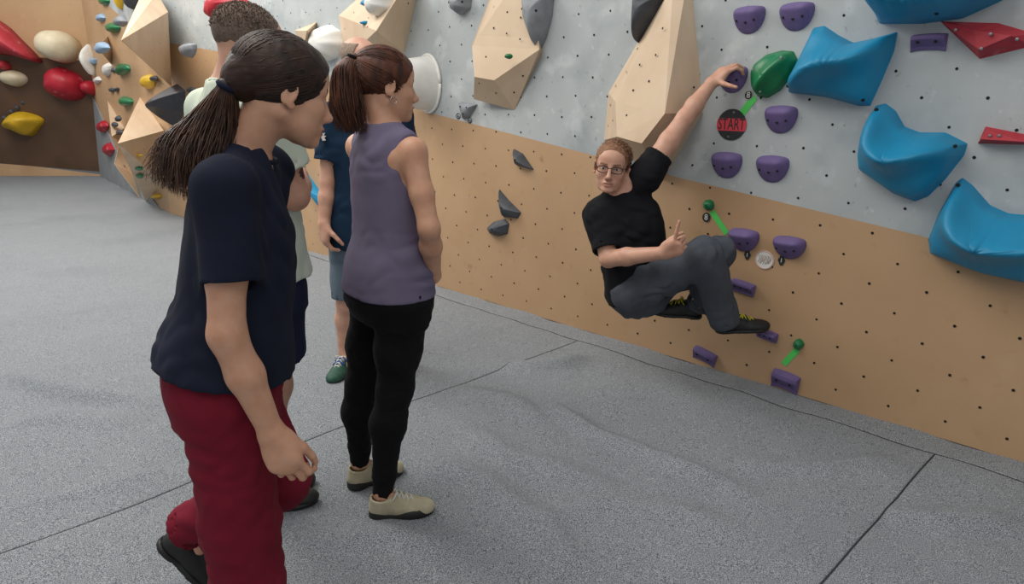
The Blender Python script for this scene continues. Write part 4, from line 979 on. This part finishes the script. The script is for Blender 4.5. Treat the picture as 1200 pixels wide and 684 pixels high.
# ============ woman in navy T-shirt and maroon trousers, stepping past
def woman_navy():
    org = np.array([*AT(300, 780, 1.5)[:2], 0.]); f = unit(V3(.93, .36, 0)); r = V3(f[1], -f[0], 0)
    pel = AT(263, 425, 1.60); nb = AT(286, 186, 1.62)
    H = Head(AT(332, 107, 1.635), head_frame((.80, .60, 0), pitch=.26), 1.0)
    rs = AT(264, 221, 1.455); re = AT(266, 392, 1.40); rw = AT(318, 506, 1.42)
    ls = nb+(nb-rs)*V3(1, 1, 0)*.95+V3(.0, 0, rs[2]-nb[2]); le = AT(278, 385, 1.84); lw = AT(272, 480, 1.84)
    hr, hl = pel+r*.09+V3(0, 0, .0), pel-r*.09
    kr = AT(282, 612, 1.52); ar = AT(300, 765, 1.50)
    kl = AT(326, 560, 1.74); al = AT(229, 612, 1.80)
    S = Sdf(); build_head(S, H); neck(S, H, nb+V3(-.02, 0, -.01), .050)
    S.loft(pel, nb, r, [(-.1, .15, .10, .10, 0), (.3, .12, .09, .09, 0), (.75, .145, .10, .09, 0), (1, .07, .05, .05, 0)], .04)
    S.cone(nb+V3(-.01, 0, -.03), rs, .045, .045, .04); S.cone(nb+V3(-.01, 0, -.03), ls, .045, .045, .04)
    S.chain([rs, rs*.4+re*.6, re, re*.6+rw*.4, rw], [.045, .040, .0375, .038, .0265], .02); S.chain([ls, le, lw], [.045, .038, .027], .02)
    hd = unit(AT(336, 545, 1.41)-rw)
    hand(S, rw+hd*.005, hd, unit(V3(-.1, .9, .15)), V3(.9, .1, .3), 1.0, curl=((.45, .9, .6), (.5, 1.0, .6), (.55, 1.05, .6), (.6, 1.1, .6)), tdir=unit(hd*.75+V3(.45, .3, 0)), tcurl=.5)
    hand(S, lw, V3(0, 0, -1), V3(0, -1, 0), V3(1, 0, 0), .9)
    S.chain([hr, kr, ar], [.08, .05, .035], .03); S.chain([hl, kl, al], [.08, .05, .035], .03)
    S.cone(ar, ar+f*.09+V3(0, 0, -.06), .026, .015, .02); S.cone(al, al+unit(AT(240, 675, 1.82)-al)*.1, .026, .018, .02)
    o = mk_person(S, org, M_skinA, [box3(H.c, .15*H.s) if 0 else (H.c-.145, H.c+.145, .004), (rw-.12, rw+.14, .0045)], face_paints(H))
    eyes(H, o, org)
    # hair: pulled back, low ponytail
    starts = [(.072, 0, .078), (.066, .030, .070), (.050, .052, .045), (.030, .066, .012), (-.02, .078, .0), (-.06, .066, -.040), (-.085, .03, -.055)]
    starts = starts+[(-.05, .05, .09), (.02, .03, .11)]; st = []
    for q in starts: st += [q, (q[0], -q[1], q[2])]
    tie = (-.118, -.005, -.022)
    def ex(S): H.E(S, (-.10, 0, -.005), (.035, .04, .04), .03)
    hr_ = cap_hair(H, o, org, M_brown, .012, extra=ex)
    strands('combed_strands', combed(H, st, tie, rad=(.108, .087, .090)), 1100, hr_, M_brown, org, 1)
    tp = H.P(*tie); path = [tp, AT(254, 143, 1.58), AT(226, 184, 1.54), AT(206, 232, 1.51)]
    S = Sdf(); S.chain([path[0], path[1], path[2], path[2]*.5+path[3]*.5], [.022, .036, .034, .012], .02); wv = waves(8, 200, 5)
    S.disp(lambda X, Y, Z: .003*wv(X, Y, Z)); pt = link('ponytail', S.mesh('ponytail', .006, origin=org), M_brown, o)
    strands('ponytail_strands', tail(path, [.016, .044, .062, .066], .13, .0013), 1900, pt, M_browntail, org, 2)
    S = Sdf(); ring = [tp+.020*(math.cos(a)*unit(np.cross(path[1]-tp, (0, 1, 0)))+math.sin(a)*V3(0, 1, 0)) for a in np.linspace(0, 6.283, 17)]
    link('hair_tie', tube_mesh('hair_tie', [(np.array(ring)-org, .007)], 6), M_navy, o, smooth=True)
    # shirt
    S = Sdf()
    S.loft(pel, nb, r, [(.02, .216, .160, .168, .005), (.12, .208, .156, .158, .005), (.3, .185, .140, .130, .005), (.6, .180, .132, .120, .005), (.8, .155, .112, .105, -.005), (.93, .10, .080, .085, -.01), (1.0, .085, .062, .075, -.01), (1.06, .070, .050, .060, -.012)], .03, pw=2.2)
    hem = AT(272, 330, 1.415); S.cone(nb*.6+rs*.4+V3(0, 0, -.02), rs, .056, .056, .05)
    a, b, rr = sleeve(S, rs, hem, .057, .060); lhem = ls*.45+le*.55; S.cone(nb*.6+ls*.4+V3(0, 0, -.02), ls, .06, .06, .05); S.cone(ls, lhem, .064, .06, .05, flat=True)
    hollow(S, a, b, rr); S.ell(nb+V3(.01, .005, .045), (.072, .066, .045), None, .01, 's')
    U = unit(nb-pel); hollow(S, pel-U*.02, pel+U*.04, .13)
    S.disp(folds(11, .0050, 65, (1, 1, .45), [(hem, unit(hem-rs), .11), (pel+U*.02*np.linalg.norm(nb-pel), U, .32)]))
    tee = link('t_shirt', S.mesh('t_shirt', .007, origin=org), M_navy, o)
    col = [nb+V3(.01, .005, .008)+V3(.060*math.cos(a), .056*math.sin(a), -.004+.012*-math.cos(a)) for a in np.linspace(0, 6.283, 25)]
    link('collar', tube_mesh('collar', [(np.array(col)-org, .006)], 6), M_navy, tee, smooth=True)
    # trousers
    S = Sdf(); S.loft(pel, pel+V3(0, 0, .1), r, [(-1.1, .160, .120, .130, 0), (-.4, .176, .130, .145, 0), (.6, .165, .12, .135, 0)], .05)
    S.chain([hr+V3(0, 0, -.05), kr], [.106, .090], .05); ae = ar+V3(.0, 0, -.02); S.cone(kr, ae, .088, .100, .04, flat=True)
    S.chain([hl+V3(0, 0, -.05), kl], [.104, .082], .05); al2 = al+unit(al-kl)*.045; S.cone(kl, al2, .080, .068, .04, flat=True)
    hollow(S, al, al2+unit(al2-kl)*.02, .054)
    S.disp(folds(21, .0052, 62, (.7, .7, 1), [(al2, unit(al2-kl), .14)]))
    link('trousers', S.mesh('trousers', .0085, origin=org), M_maroon, o)
    # shoes
    hl_, tl = AT(184, 634, 1.83), AT(246, 686, 1.84); shoe(o, org, hl_, hl_+unit(tl-hl_)*.245, V3(.75, .1, .65), M_rubber, M_rubber, width=.042)
    hb = np.array([ar[0]-.05, ar[1], 0.]); shoe(o, org, hb, hb+f*.25, V3(0, 0, 1), M_rubber, M_rubber)
    return tag(o, 'woman with long dark ponytail in navy T-shirt and maroon trousers, mid-step', 'person')

# ============ woman in mauve vest and black leggings
def woman_mauve():
    fr_, fl_ = FL(452, 600), FL(419, 565); org = np.array([*((fr_+fl_)/2)[:2], 0.]); f = unit(V3(.80, .60, 0)); r = V3(f[1], -f[0], 0)
    pel = AT(458, 331, 2.36); nb = AT(452, 155, 2.34)
    H = Head(AT(451, 100, 2.37), head_frame((.85, .53, 0), pitch=.10), .98)
    rs = AT(484, 178, 2.24); re = AT(503, 268, 2.18); rw = AT(508, 322, 2.32)
    ls = AT(421, 172, 2.47); le = ls+f*.09+V3(.02, 0, -.26); lw = pel+f*.17-r*.02+V3(0, 0, .10)
    hr, hl = pel+r*.088, pel-r*.088; kr = AT(463, 455, 2.30); ar = AT(448, 577, 2.26); kl = AT(425, 452, 2.46); al = AT(421, 541, 2.47)
    S = Sdf(); build_head(S, H); neck(S, H, nb+V3(0, 0, -.01), .046)
    S.loft(pel, nb, r, [(-.1, .16, .10, .11, 0), (.3, .118, .085, .085, 0), (.72, .142, .10, .09, 0), (.9, .12, .075, .08, -.01), (1, .06, .05, .05, 0)], .04)
    S.cone(nb+V3(0, 0, -.03), rs, .042, .044, .05); S.cone(nb+V3(0, 0, -.03), ls, .042, .044, .05)
    S.chain([rs, rs*.45+re*.55, re, re*.65+rw*.35, rw], [.041, .037, .033, .035, .025], .02); S.chain([ls, le, lw], [.041, .034, .025], .02)
    hand(S, rw, unit(f*.35-r*.9+V3(0, 0, -.1)), unit(-f+V3(0, 0, .2)), V3(0, 0, 1), .9); hand(S, lw, unit(r-f*.1+V3(0, 0, -.3)), -f, V3(0, 0, 1), .8, curl=(.9, .9, .9, .9))
    S.chain([hr, kr, ar], [.075, .048, .033], .03); S.chain([hl, kl, al], [.075, .048, .033], .03)
    S.cone(ar, ar+V3(.08, .01, -.055), .026, .015, .02); S.cone(al, al+f*.08+V3(0, 0, -.055), .026, .015, .02)
    o = mk_person(S, org, M_skinA, [(H.c-.14, H.c+.14, .0042)], face_paints(H), .009); eyes(H, o, org)
    st = []
    for q in [(.072, 0, .078), (.066, .030, .070), (.050, .052, .045), (.030, .066, .012), (-.02, .078, .0), (-.06, .066, -.045), (-.09, .03, -.06), (.02, .03, .11), (-.06, .04, -.05)]: st += [q, (q[0], -q[1], q[2])]
    tie = (-.110, 0, .070)
    hr_ = cap_hair(H, o, org, M_auburn, .010)
    strands('combed_strands', combed(H, st, tie, rad=(.107, .085, .089)), 1100, hr_, M_auburn, org, 3)
    tp = H.P(*tie); path = [tp, AT(406, 84, 2.30), AT(407, 125, 2.29), AT(413, 160, 2.27)]
    S = Sdf(); S.chain([path[0], path[1], path[2], path[2]*.4+path[3]*.6], [.018, .034, .036, .016], .02); wv = waves(9, 200, 5); S.disp(lambda X, Y, Z: .003*wv(X, Y, Z))
    pt = link('ponytail', S.mesh('ponytail', .006, origin=org), M_auburn, o)
    strands('ponytail_strands', tail(path, [.014, .040, .052, .040], .05, .0017), 1100, pt, M_auburn, org, 4)
    ring = [tp+.017*(math.cos(a)*unit(np.cross(path[1]-tp, (0, 1, 0)))+math.sin(a)*unit(np.cross(path[1]-tp, np.cross(path[1]-tp, (0, 1, 0))))) for a in np.linspace(0, 6.283, 17)]
    link('hair_tie', tube_mesh('hair_tie', [(np.array(ring)-org, .007)], 6), M_leg, o, smooth=True)
    e0 = H.P(-.002, -.084, -.048); ring = [e0+.011*(math.cos(a)*H.R[0]+math.sin(a)*H.R[2]) for a in np.linspace(0, 6.283, 17)]
    link('earring', tube_mesh('earring', [(np.array(ring)-org, .0013)], 5), M_gold, o, smooth=True)
    # vest
    S = Sdf(); S.loft(pel, nb, r, [(-.04, .196, .132, .160, .0), (.12, .186, .126, .146, 0), (.35, .152, .112, .115, 0), (.6, .152, .118, .110, 0), (.8, .140, .108, .100, -.01), (.92, .118, .080, .085, -.015), (1.0, .078, .058, .066, -.012), (1.05, .060, .046, .054, -.01)], .03, pw=2.25)
    S.cone(nb+V3(0, 0, -.025)+r*.03, nb*.28+rs*.72+V3(0, 0, .010), .052, .046, .05); S.cone(nb+V3(0, 0, -.025)-r*.03, nb*.28+ls*.72+V3(0, 0, .010), .052, .046, .05)
    S.ell(nb+V3(0, 0, .040)+f*.012, (.062, .062, .036), None, .008, 's')
    for s_, e_ in ((rs, re), (ls, le)):      # arm openings
        sd = unit(s_-nb); S.ell(s_+V3(0, 0, -.035)+V3(sd[0], sd[1], 0)*.018, (.056, .056, .088), None, .008, 's')
    U = unit(nb-pel)
    S.disp(folds(31, .0036, 62, (.6, .6, 1.0), [(pel-U*.04*np.linalg.norm(nb-pel), U, .3)]))
    v = link('vest', S.mesh('vest', .006, origin=org), M_lilac, o)
    # leggings
    S = Sdf(); S.loft(pel, pel+V3(0, 0, .1), r, [(-1.2, .155, .10, .125, 0), (-.5, .178, .115, .150, -.005), (.5, .165, .110, .125, 0)], .05)
    S.chain([hr+V3(0, 0, -.04), hr*.4+kr*.6, kr, kr*.68+ar*.32-f*.012, ar*.8+kr*.2], [.098, .078, .0595, .0600, .042], .04); S.cone(ar*.8+kr*.2, ar+V3(0, 0, -.01), .042, .036, .02, flat=True)
    S.chain([hl+V3(0, 0, -.04), hl*.4+kl*.6, kl, kl*.68+al*.32-f*.012, al*.8+kl*.2], [.098, .078, .0595, .0600, .042], .04); S.cone(al*.8+kl*.2, al+V3(0, 0, -.01), .042, .036, .02, flat=True)
    S.disp(folds(41, .0022, 110, (.5, .5, 1)))
    link('leggings', S.mesh('leggings', .008, origin=org), M_leg, o)
    d1 = unit(V3(.98, .16, 0)); h1 = np.array([*ar[:2], 0.])-d1*.052; shoe(o, org, h1, h1+d1*.235, V3(0, 0, 1), M_beige, M_rubber, lace=M_lace, width=.043, label='beige climbing shoe with white laces and black rubber', collar=.062, rand=.034)
    h2 = np.array([*al[:2], 0.])-f*.052; shoe(o, org, h2, h2+f*.235, V3(0, 0, 1), M_beige, M_rubber, lace=M_lace, width=.043, collar=.062, rand=.034)
    return tag(o, 'woman with auburn ponytail in mauve sleeveless top and black leggings', 'person')

# ============ man in pale mint T-shirt, seen from behind
def man_mint():
    org = np.array([*FL(335, 590)[:2], 0.]); f = unit(V3(.66, .75, 0)); r = V3(f[1], -f[0], 0)
    pel = AT(300, 310, 2.26); nb = AT(276, 103, 2.22)
    H = Head(AT(292, 53, 2.24), head_frame((.70, .71, 0), pitch=.18), 1.0)
    rs = nb+r*.185+V3(0, 0, -.068); ls = nb-r*.190+V3(0, 0, -.066)
    re = AT(345, 229, 2.16); rw = re+unit(f*.55-r*.75+V3(0, 0, .12))*.24; le = ls+V3(-.04, .04, -.27); lw = le+unit(f*.65+r*.5)*.20
    hr, hl = pel+r*.09, pel-r*.09; kr = AT(322, 452, 2.27); ar = AT(301, 566, 2.30); kl = hl+V3(-.02, .02, -.40); al = kl+V3(0, 0, -.41)
    S = Sdf(); build_head(S, H, False, 1.2); neck(S, H, nb+V3(0, 0, -.01), .060)
    S.loft(pel, nb, r, [(-.1, .16, .11, .11, 0), (.4, .145, .10, .10, 0), (.75, .165, .11, .10, 0), (1, .07, .06, .06, 0)], .04)
    for s_ in (rs, ls): S.cone(nb+V3(0, 0, -.02), s_, .055, .055, .05)
    S.chain([rs, re, re*.5+rw*.5, rw], [.054, .044, .043, .03], .02); S.chain([ls, le, lw], [.054, .044, .03], .02)
    hand(S, rw, unit(rw-re), -f, V3(0, 0, 1), 1.05); hand(S, lw, unit(lw-le), -f, V3(0, 0, 1), .95, curl=(.9, .9, .9, .9))
    S.chain([hr, kr, kr*.65+ar*.35, ar], [.085, .056, .055, .036], .03); S.chain([hl, kl, kl*.65+al*.35, al], [.085, .056, .055, .036], .03)
    S.cone(ar, ar+V3(.09, .03, -.06), .028, .016, .02); S.cone(al, al+f*.09+V3(0, 0, -.06), .028, .016, .02)
    tw = waves(77, 60, 4); ct = rs*.28+re*.72
    def tattoo(c):
        d = np.linalg.norm(c-AT(343, 203, 2.14), axis=1); return (d < .05) & (tw(c[:, 0], c[:, 1], c[:, 2])+.9*(1-d/.035) > .1)
    o = mk_person(S, org, M_skinB, [(H.c-.15, H.c+.15, .0048), (re-.1, re+.1, .006)], [(tattoo, M_tattoo)]+face_paints(H), .011); eyes(H, o, org)
    def ex(S): H.E(S, (-.055, 0, -.02), (.050, .062, .055), .03)
    hc = cap_hair(H, o, org, M_crop, .003, nape=(-.02, 0, -.035), nn=(.25, 0, -1), noise=.0022, h=.0045)
    short_hair(H, hc, org, M_crop, 1800, .009, 5, lambda p: p[2] > .03 and p[0] < .07, (-.1, 0, .5))
    S = Sdf(); S.loft(pel, nb, r, [(-.03, .208, .158, .163, 0), (.1, .198, .148, .152, 0), (.4, .185, .135, .125, 0), (.7, .185, .135, .120, 0), (.86, .145, .10, .10, -.01), (.96, .092, .075, .08, -.01), (1.04, .072, .062, .068, -.01)], .03)
    for s_, e_ in ((rs, re), (ls, le)):
        S.cone(nb+V3(0, 0, -.035), s_, .062, .060, .05); hm = s_*.36+e_*.64; a, b, rr = sleeve(S, s_, hm, .062, .073); hollow(S, a, b, rr)
    S.ell(nb+V3(0, 0, .045)+f*.01, (.074, .074, .042), None, .008, 's'); S.disp(folds(51, .0045, 65, (1, 1, .5), [(s_*.36+e_*.64, unit(e_-s_), .12) for s_, e_ in ((rs, re), (ls, le))]))
    tee = link('t_shirt', S.mesh('t_shirt', .008, origin=org), M_mintshirt, o)
    col = [nb+V3(0, 0, .012)+.068*(math.cos(a)*f+math.sin(a)*r)+V3(0, 0, -.010*math.cos(a)) for a in np.linspace(0, 6.283, 25)]
    link('collar', tube_mesh('collar', [(np.array(col)-org, .0075)], 6), M_mintshirt, tee, smooth=True)
    S = Sdf(); S.loft(pel, pel+V3(0, 0, .1), r, [(-1.2, .165, .12, .13, 0), (-.4, .172, .125, .135, 0), (.3, .155, .11, .115, 0)], .05)
    for h_, k_ in ((hr, kr), (hl, kl)):
        e = h_*.30+k_*.70; S.cone(h_+V3(0, 0, -.06), e, .098, .108, .05, flat=True); hollow(S, h_*.38+k_*.62, h_*.25+k_*.75, .092)
    S.disp(folds(61, .006, 55, (1, 1, .6), [(h_*.30+k_*.70, unit(k_-h_), .15) for h_, k_ in ((hr, kr), (hl, kl))])); link('shorts', S.mesh('shorts', .009, origin=org), M_shorts, o)
    d1 = unit(V3(.96, .28, 0)); h1 = np.array([*ar[:2], 0.])-d1*.06; shoe(o, org, h1, h1+d1*.27, V3(0, 0, 1), M_rubber, M_rubber, trim=M_redtrim, width=.045, label='black climbing shoe with red straps')
    h2 = np.array([*al[:2], 0.])-f*.06; shoe(o, org, h2, h2+f*.27, V3(0, 0, 1), M_rubber, M_rubber, trim=M_redtrim, width=.045)
    return tag(o, 'short-haired man in pale mint T-shirt and navy shorts, arms folded', 'person')

# ============ balding man in dark teal shirt behind the mauve top
def man_teal():
    org = np.array([*FL(414, 432)[:2], 0.]); f = unit(V3(.42, -.91, 0)); r = V3(f[1], -f[0], 0)
    pel = AT(428, 270, 3.70); nb = AT(428, 117, 3.70)
    H = Head(AT(422, 73, 3.68), head_frame((.75, -.66, 0), pitch=.15), 1.04)
    rs = nb+r*.178+V3(0, 0, -.080); ls = nb-r*.178+V3(0, 0, -.080)
    re = AT(384, 212, 3.60); rw = AT(380, 262, 3.55); le = ls+V3(.04, 0, -.28); lw = le+V3(.02, -.06, -.25)
    hr, hl = pel+r*.09, pel-r*.09; kr = AT(407, 355, 3.66); ar = AT(404, 413, 3.68); kl = hl+V3(.02, 0, -.42); al = kl+V3(.02, .02, -.40)
    S = Sdf(); build_head(S, H, False, 1.2); neck(S, H, nb+V3(0, 0, -.01), .060)
    S.loft(pel, nb, r, [(-.1, .16, .11, .11, 0), (.4, .15, .12, .10, 0), (.75, .165, .11, .10, 0), (1, .07, .06, .06, 0)], .04)
    for s_ in (rs, ls): S.cone(nb+V3(0, 0, -.02), s_, .055, .055, .05)
    S.chain([rs, re, re*.6+rw*.4, rw], [.050, .039, .039, .028], .02); S.chain([ls, le, lw], [.054, .043, .031], .02)
    hand(S, rw, unit(V3(-.02, -.1, -1)), unit(V3(.5, .3, 0)), f, 1.12, curl=(.6, .7, .8, .85)); hand(S, lw, V3(0, 0, -1), V3(-1, 0, 0), f, 1.05)
    S.chain([hr, kr, kr*.65+ar*.35-f*.02, ar], [.085, .055, .054, .036], .03); S.chain([hl, kl, kl*.65+al*.35-f*.02, al], [.085, .055, .054, .036], .03)
    S.cone(ar, ar+f*.09+V3(0, 0, -.06), .028, .016, .02); S.cone(al, al+f*.09+V3(0, 0, -.06), .028, .016, .02)
    o = mk_person(S, org, M_skinB, [(H.c-.15, H.c+.15, .005), (rw-.15, rw+.1, .0055)], face_paints(H, M_browl), .012); eyes(H, o, org)
    def ex(S): H.E(S, (-.02, 0, .10), (.085, .062, .05), .01, 's')
    cap_hair(H, o, org, M_grizzle, .005, extra=ex, front=(.105, 0, 0), frad=(.085, .12, .14))
    S = Sdf(); S.loft(pel, nb, r, [(-.12, .208, .160, .160, 0), (.1, .195, .150, .145, 0), (.4, .178, .14, .12, 0), (.7, .182, .13, .120, 0), (.86, .145, .10, .10, -.01), (.96, .092, .075, .08, -.01), (1.04, .072, .062, .068, -.01)], .03)
    for s_, e_ in ((rs, re), (ls, le)):
        S.cone(nb+V3(0, 0, -.035), s_, .062, .060, .05); hm = s_*.33+e_*.67; a, b, rr = sleeve(S, s_, hm, .062, .074); hollow(S, a, b, rr)
    S.ell(nb+V3(0, 0, .045)+f*.01, (.074, .074, .042), None, .008, 's'); S.disp(folds(71, .0045, 65, (1, 1, .5), [(s_*.33+e_*.67, unit(e_-s_), .12) for s_, e_ in ((rs, re), (ls, le))]))
    tee = link('t_shirt', S.mesh('t_shirt', .009, origin=org), M_teal, o)
    c = AT(379, 160, rs[1]-.10); ey = unit(EYE-c)   # white mark on the sleeve
    u_ = unit(np.cross((0, 0, 1.), ey)); w2 = np.cross(ey, u_); pts = [c+.020*(a*u_+b*w2)-org+ey*.012 for a, b in ((-.3, -1), (.6, -.9), (.2, -.3), (.7, .1), (.1, .3), (.5, .9), (-.4, .8), (-.6, 0))]
    me = prism_mesh('sleeve_emblem', pts, -ey*.03); fix_normals(me); link('sleeve_emblem', me, M_lace, tee)
    S = Sdf(); S.loft(pel, pel+V3(0, 0, .1), r, [(-1.2, .165, .12, .13, 0), (-.4, .172, .125, .135, 0), (.3, .155, .11, .115, 0)], .05)
    for h_, k_ in ((hr, kr), (hl, kl)):
        e = h_*.08+k_*.92; S.cone(h_+V3(0, 0, -.06), e, .098, .088, .05, flat=True); hollow(S, h_*.14+k_*.86, h_*.02+k_*.98, .078)
    S.disp(folds(81, .006, 55, (1, 1, .6), [(h_*.08+k_*.92, unit(k_-h_), .13) for h_, k_ in ((hr, kr), (hl, kl))])); link('shorts', S.mesh('shorts', .010, origin=org), M_greyshorts, o)
    for a_, d_ in ((ar, unit(V3(-.12, -.99, 0))), (al, f)):
        h1 = np.array([*a_[:2], 0.])-d_*.06; shoe(o, org, h1, h1+d_*.28, V3(0, 0, 1), M_shoegreen, M_rubber, lace=M_lace, width=.047, label='green trainer with white laces', trim=M_blueknit)
    return tag(o, 'balding man in dark teal T-shirt and slate shorts behind mauve top', 'person')

# ============ climber hanging from the purple hold
def climber():
    W = lambda x, y, o_: WALL(x, y, o_, 0)
    n3 = np.array([*facet(0)[2], 0]); org = W(750, 365, .45)
    pel = W(748, 337, .42); nb = W(729, 226, .50)
    H = Head(W(717, 195, .56), head_frame((-.22, -.95, -.02), roll=-.10, pitch=.02), 1.07)
    ls = W(757, 205, .44); le = W(803, 138, .26); lw = W(834, 97, .13)
    rs = W(703, 252, .60); re = W(713, 303, .66); rw = W(778, 296, .66)
    right = unit(rs-ls)
    hr, hl = W(743, 342, .50), W(756, 334, .35); kr = W(826, 299, .47); ar = W(848, 372, .27); kl = W(843, 295, .24); al = W(822, 354, .20)
    print('CLIMBER bones', [round(float(np.linalg.norm(a-b)), 3) for a, b in ((ls, le), (le, lw), (rs, re), (re, rw), (hr, kr), (kr, ar), (hl, kl), (kl, al), (pel, nb), (rs, ls), (nb, H.c))])
    S = Sdf(); build_head(S, H, False, 1.25); neck(S, H, nb, .060)
    Fw = S.loft(pel, nb, right, [(-.05, .15, .11, .11, 0), (.4, .145, .11, .10, 0), (.75, .165, .11, .10, 0), (1, .07, .06, .06, 0)], .04)
    for s_ in (rs, ls): S.cone(nb+V3(0, 0, -.02), s_, .055, .055, .05)
    S.chain([ls, ls*.4+le*.6, le, le*.65+lw*.35, lw], [.056, .050, .042, .043, .029], .02); S.chain([rs, rs*.4+re*.6, re, re*.65+rw*.35, rw], [.056, .050, .043, .043, .029], .02)
    up = V3(0, 0, 1); wx = FRAME(0)[0]; hd = unit(W(852, 80, .085)-lw)
    hand(S, lw, hd, unit(-n3*.6-up*.75+wx*.2), -wx*.2-up+n3*.6, 1.08, curl=((.35, .9, .6), (.3, .9, .6), (.3, .9, .6), (.35, .9, .6)), tdir=unit(wx*.85-up*.25+n3*.25), tcurl=.2)
    hp = unit(W(796, 288, .66)-rw)
    hand(S, rw, hp, unit(V3(.35, .75, .3)-n3*0), up, 1.05, fdirs={0: unit(up*.93+hp*.30+n3*.1)}, curl=((0, .08, .05), (1.2, 1.5, .9), (1.2, 1.5, .9), (1.15, 1.5, .9)), tdir=unit(hp*.8+up*.45), tcurl=.55)
    S.chain([hr, kr, ar], [.08, .05, .036], .03); S.chain([hl, kl, al], [.08, .05, .036], .03)
    tr = W(888, 386, .08); hh = W(838, 389, .24); S.cone(ar, hh*.5+tr*.5+up*.03, .027, .02, .02); tl_, hl2 = W(775, 367, .30), W(822, 372, .18); S.cone(al, hl2*.5+tl_*.5+up*.03, .03, .022, .02)
    def stub(c): l = H.local(c); return (l[:, 2] < -.035) & (l[:, 0] > .0) & (l[:, 2] > -.13) & ((np.abs(l[:, 1]) > .03) | (l[:, 2] < -.08)) & False
    o = mk_person(S, org, M_skinB, [(H.c-.15, H.c+.15, .0042), (lw-.12, lw+.14, .005), (rw-.1, rw+.16, .005)], face_paints(H, M_browl, M_lipm), .010); eyes(H, o, org, .9)
    hc = cap_hair(H, o, org, M_sandy, .0045, front=(.120, 0, -.010), frad=(.088, .115, .106), nape=(.0, 0, -.020), noise=.004, h=.0042)
    short_hair(H, hc, org, M_sandy, 2600, .022, 6, lambda p: (p[2] > .055+.5*max(0, p[0]-.02) and p[0] < .078) or (p[2] > -.01 and p[0] < .035 and abs(p[1]) > .05), (-.75, .45, .05), .0014, nw=.30)
    # spectacles
    fr = Sdf(); gl = empty('spectacles'); bpy.data.objects.remove(gl)
    paths = []; gl = None
    for sy in (-1, 1):
        rim = [H.P(.098-.10*abs(sy*.032+.024*math.cos(a)-0)**1.0*.18, sy*.032+.025*math.copysign(abs(math.cos(a))**.7, math.cos(a)), -.002+.0142*math.copysign(abs(math.sin(a))**.6, math.sin(a))) for a in np.linspace(0, 6.283, 25)]
        gl_part = link('spectacle_rim', tube_mesh('rim', [(np.array(rim)-org, .0024)], 5), M_frame, o, smooth=True)
        link('lens', mesh('lens', np.array(rim[:-1])-org, [tuple(range(24))]), M_lens, gl_part)
        link('temple_arm', tube_mesh('temple_arm', [(np.array([H.P(.092, sy*.056, .006), H.P(.06, sy*.074, .008), H.P(-.01, sy*.083, .012)])-org, .002)], 5), M_frame, gl_part, smooth=True)
    link('bridge', tube_mesh('bridge', [(np.array([H.P(.098, -.009, .003), H.P(.102, 0, .006), H.P(.098, .009, .003)])-org, .0016)], 5), M_frame, o, smooth=True)
    # T-shirt
    S = Sdf(); S.loft(pel, nb, right, [(-.10, .178, .140, .150, 0), (.1, .178, .140, .145, 0), (.4, .172, .135, .130, 0), (.7, .180, .130, .122, 0), (.88, .150, .10, .10, 0), (.97, .095, .075, .08, 0), (1.04, .070, .062, .066, 0)], .03)
    for s_, e_, fr_ in ((rs, re, .80), (ls, le, .36)):
        S.cone(nb+V3(0, 0, -.035), s_, .065, .070, .06); hm = s_*(1-fr_)+e_*fr_; a, b, rr = sleeve(S, s_, hm, .074, .072, .06); hollow(S, a, b, rr)
    S.ell(nb+up*.045+Fw*.012, (.076, .076, .044), None, .008, 's'); S.disp(folds(91, .0055, 60, (1, 1, .6), [(s_*(1-q_)+e_*q_, unit(e_-s_), .12) for s_, e_, q_ in ((rs, re, .80), (ls, le, .36))]))
    link('t_shirt', S.mesh('t_shirt', .008, origin=org), M_blacktee, o)
    # trousers
    S = Sdf(); S.loft(pel, nb, right, [(-.26, .12, .10, .10, 0), (-.12, .165, .13, .14, 0), (.06, .165, .13, .13, 0)], .06)
    for h_, k_, a_, sw in ((hr, kr, ar, 1), (hl, kl, al, 0)):
        S.chain([h_, h_*.5+k_*.5, k_], [.108, .098, .080 if sw else .072], .05); e = a_+unit(a_-k_)*.03; S.cone(k_, e, .084 if sw else .072, .076, .04, flat=True); hollow(S, a_-unit(a_-k_)*.03, e+unit(a_-k_)*.02, .064)
    S.disp(folds(101, .0085, 50, (1, 1, 1), [(a_+unit(a_-k_)*.03, unit(a_-k_), .12) for k_, a_ in ((kr, ar), (kl, al))])); link('trousers', S.mesh('trousers', .008, origin=org), M_greypants, o)
    shoe(o, org, hh, hh+unit(tr-hh)*.275, unit(up+n3*.1), M_rubber, M_rubber, trim=M_tagblack, lace=M_lacey, width=.045, label='black climbing shoe with yellow lacing', collar=.062)
    shoe(o, org, hl2, hl2+unit(tl_-hl2)*.27, unit(up*.9+wx*.2), M_rubber, M_rubber, trim=M_tagblack, lace=M_lacey, width=.045, collar=.062)
    return tag(o, 'man in glasses, black T-shirt and charcoal trousers hanging from a purple hold', 'person')
woman_navy(); woman_mauve(); man_mint(); man_teal(); climber()
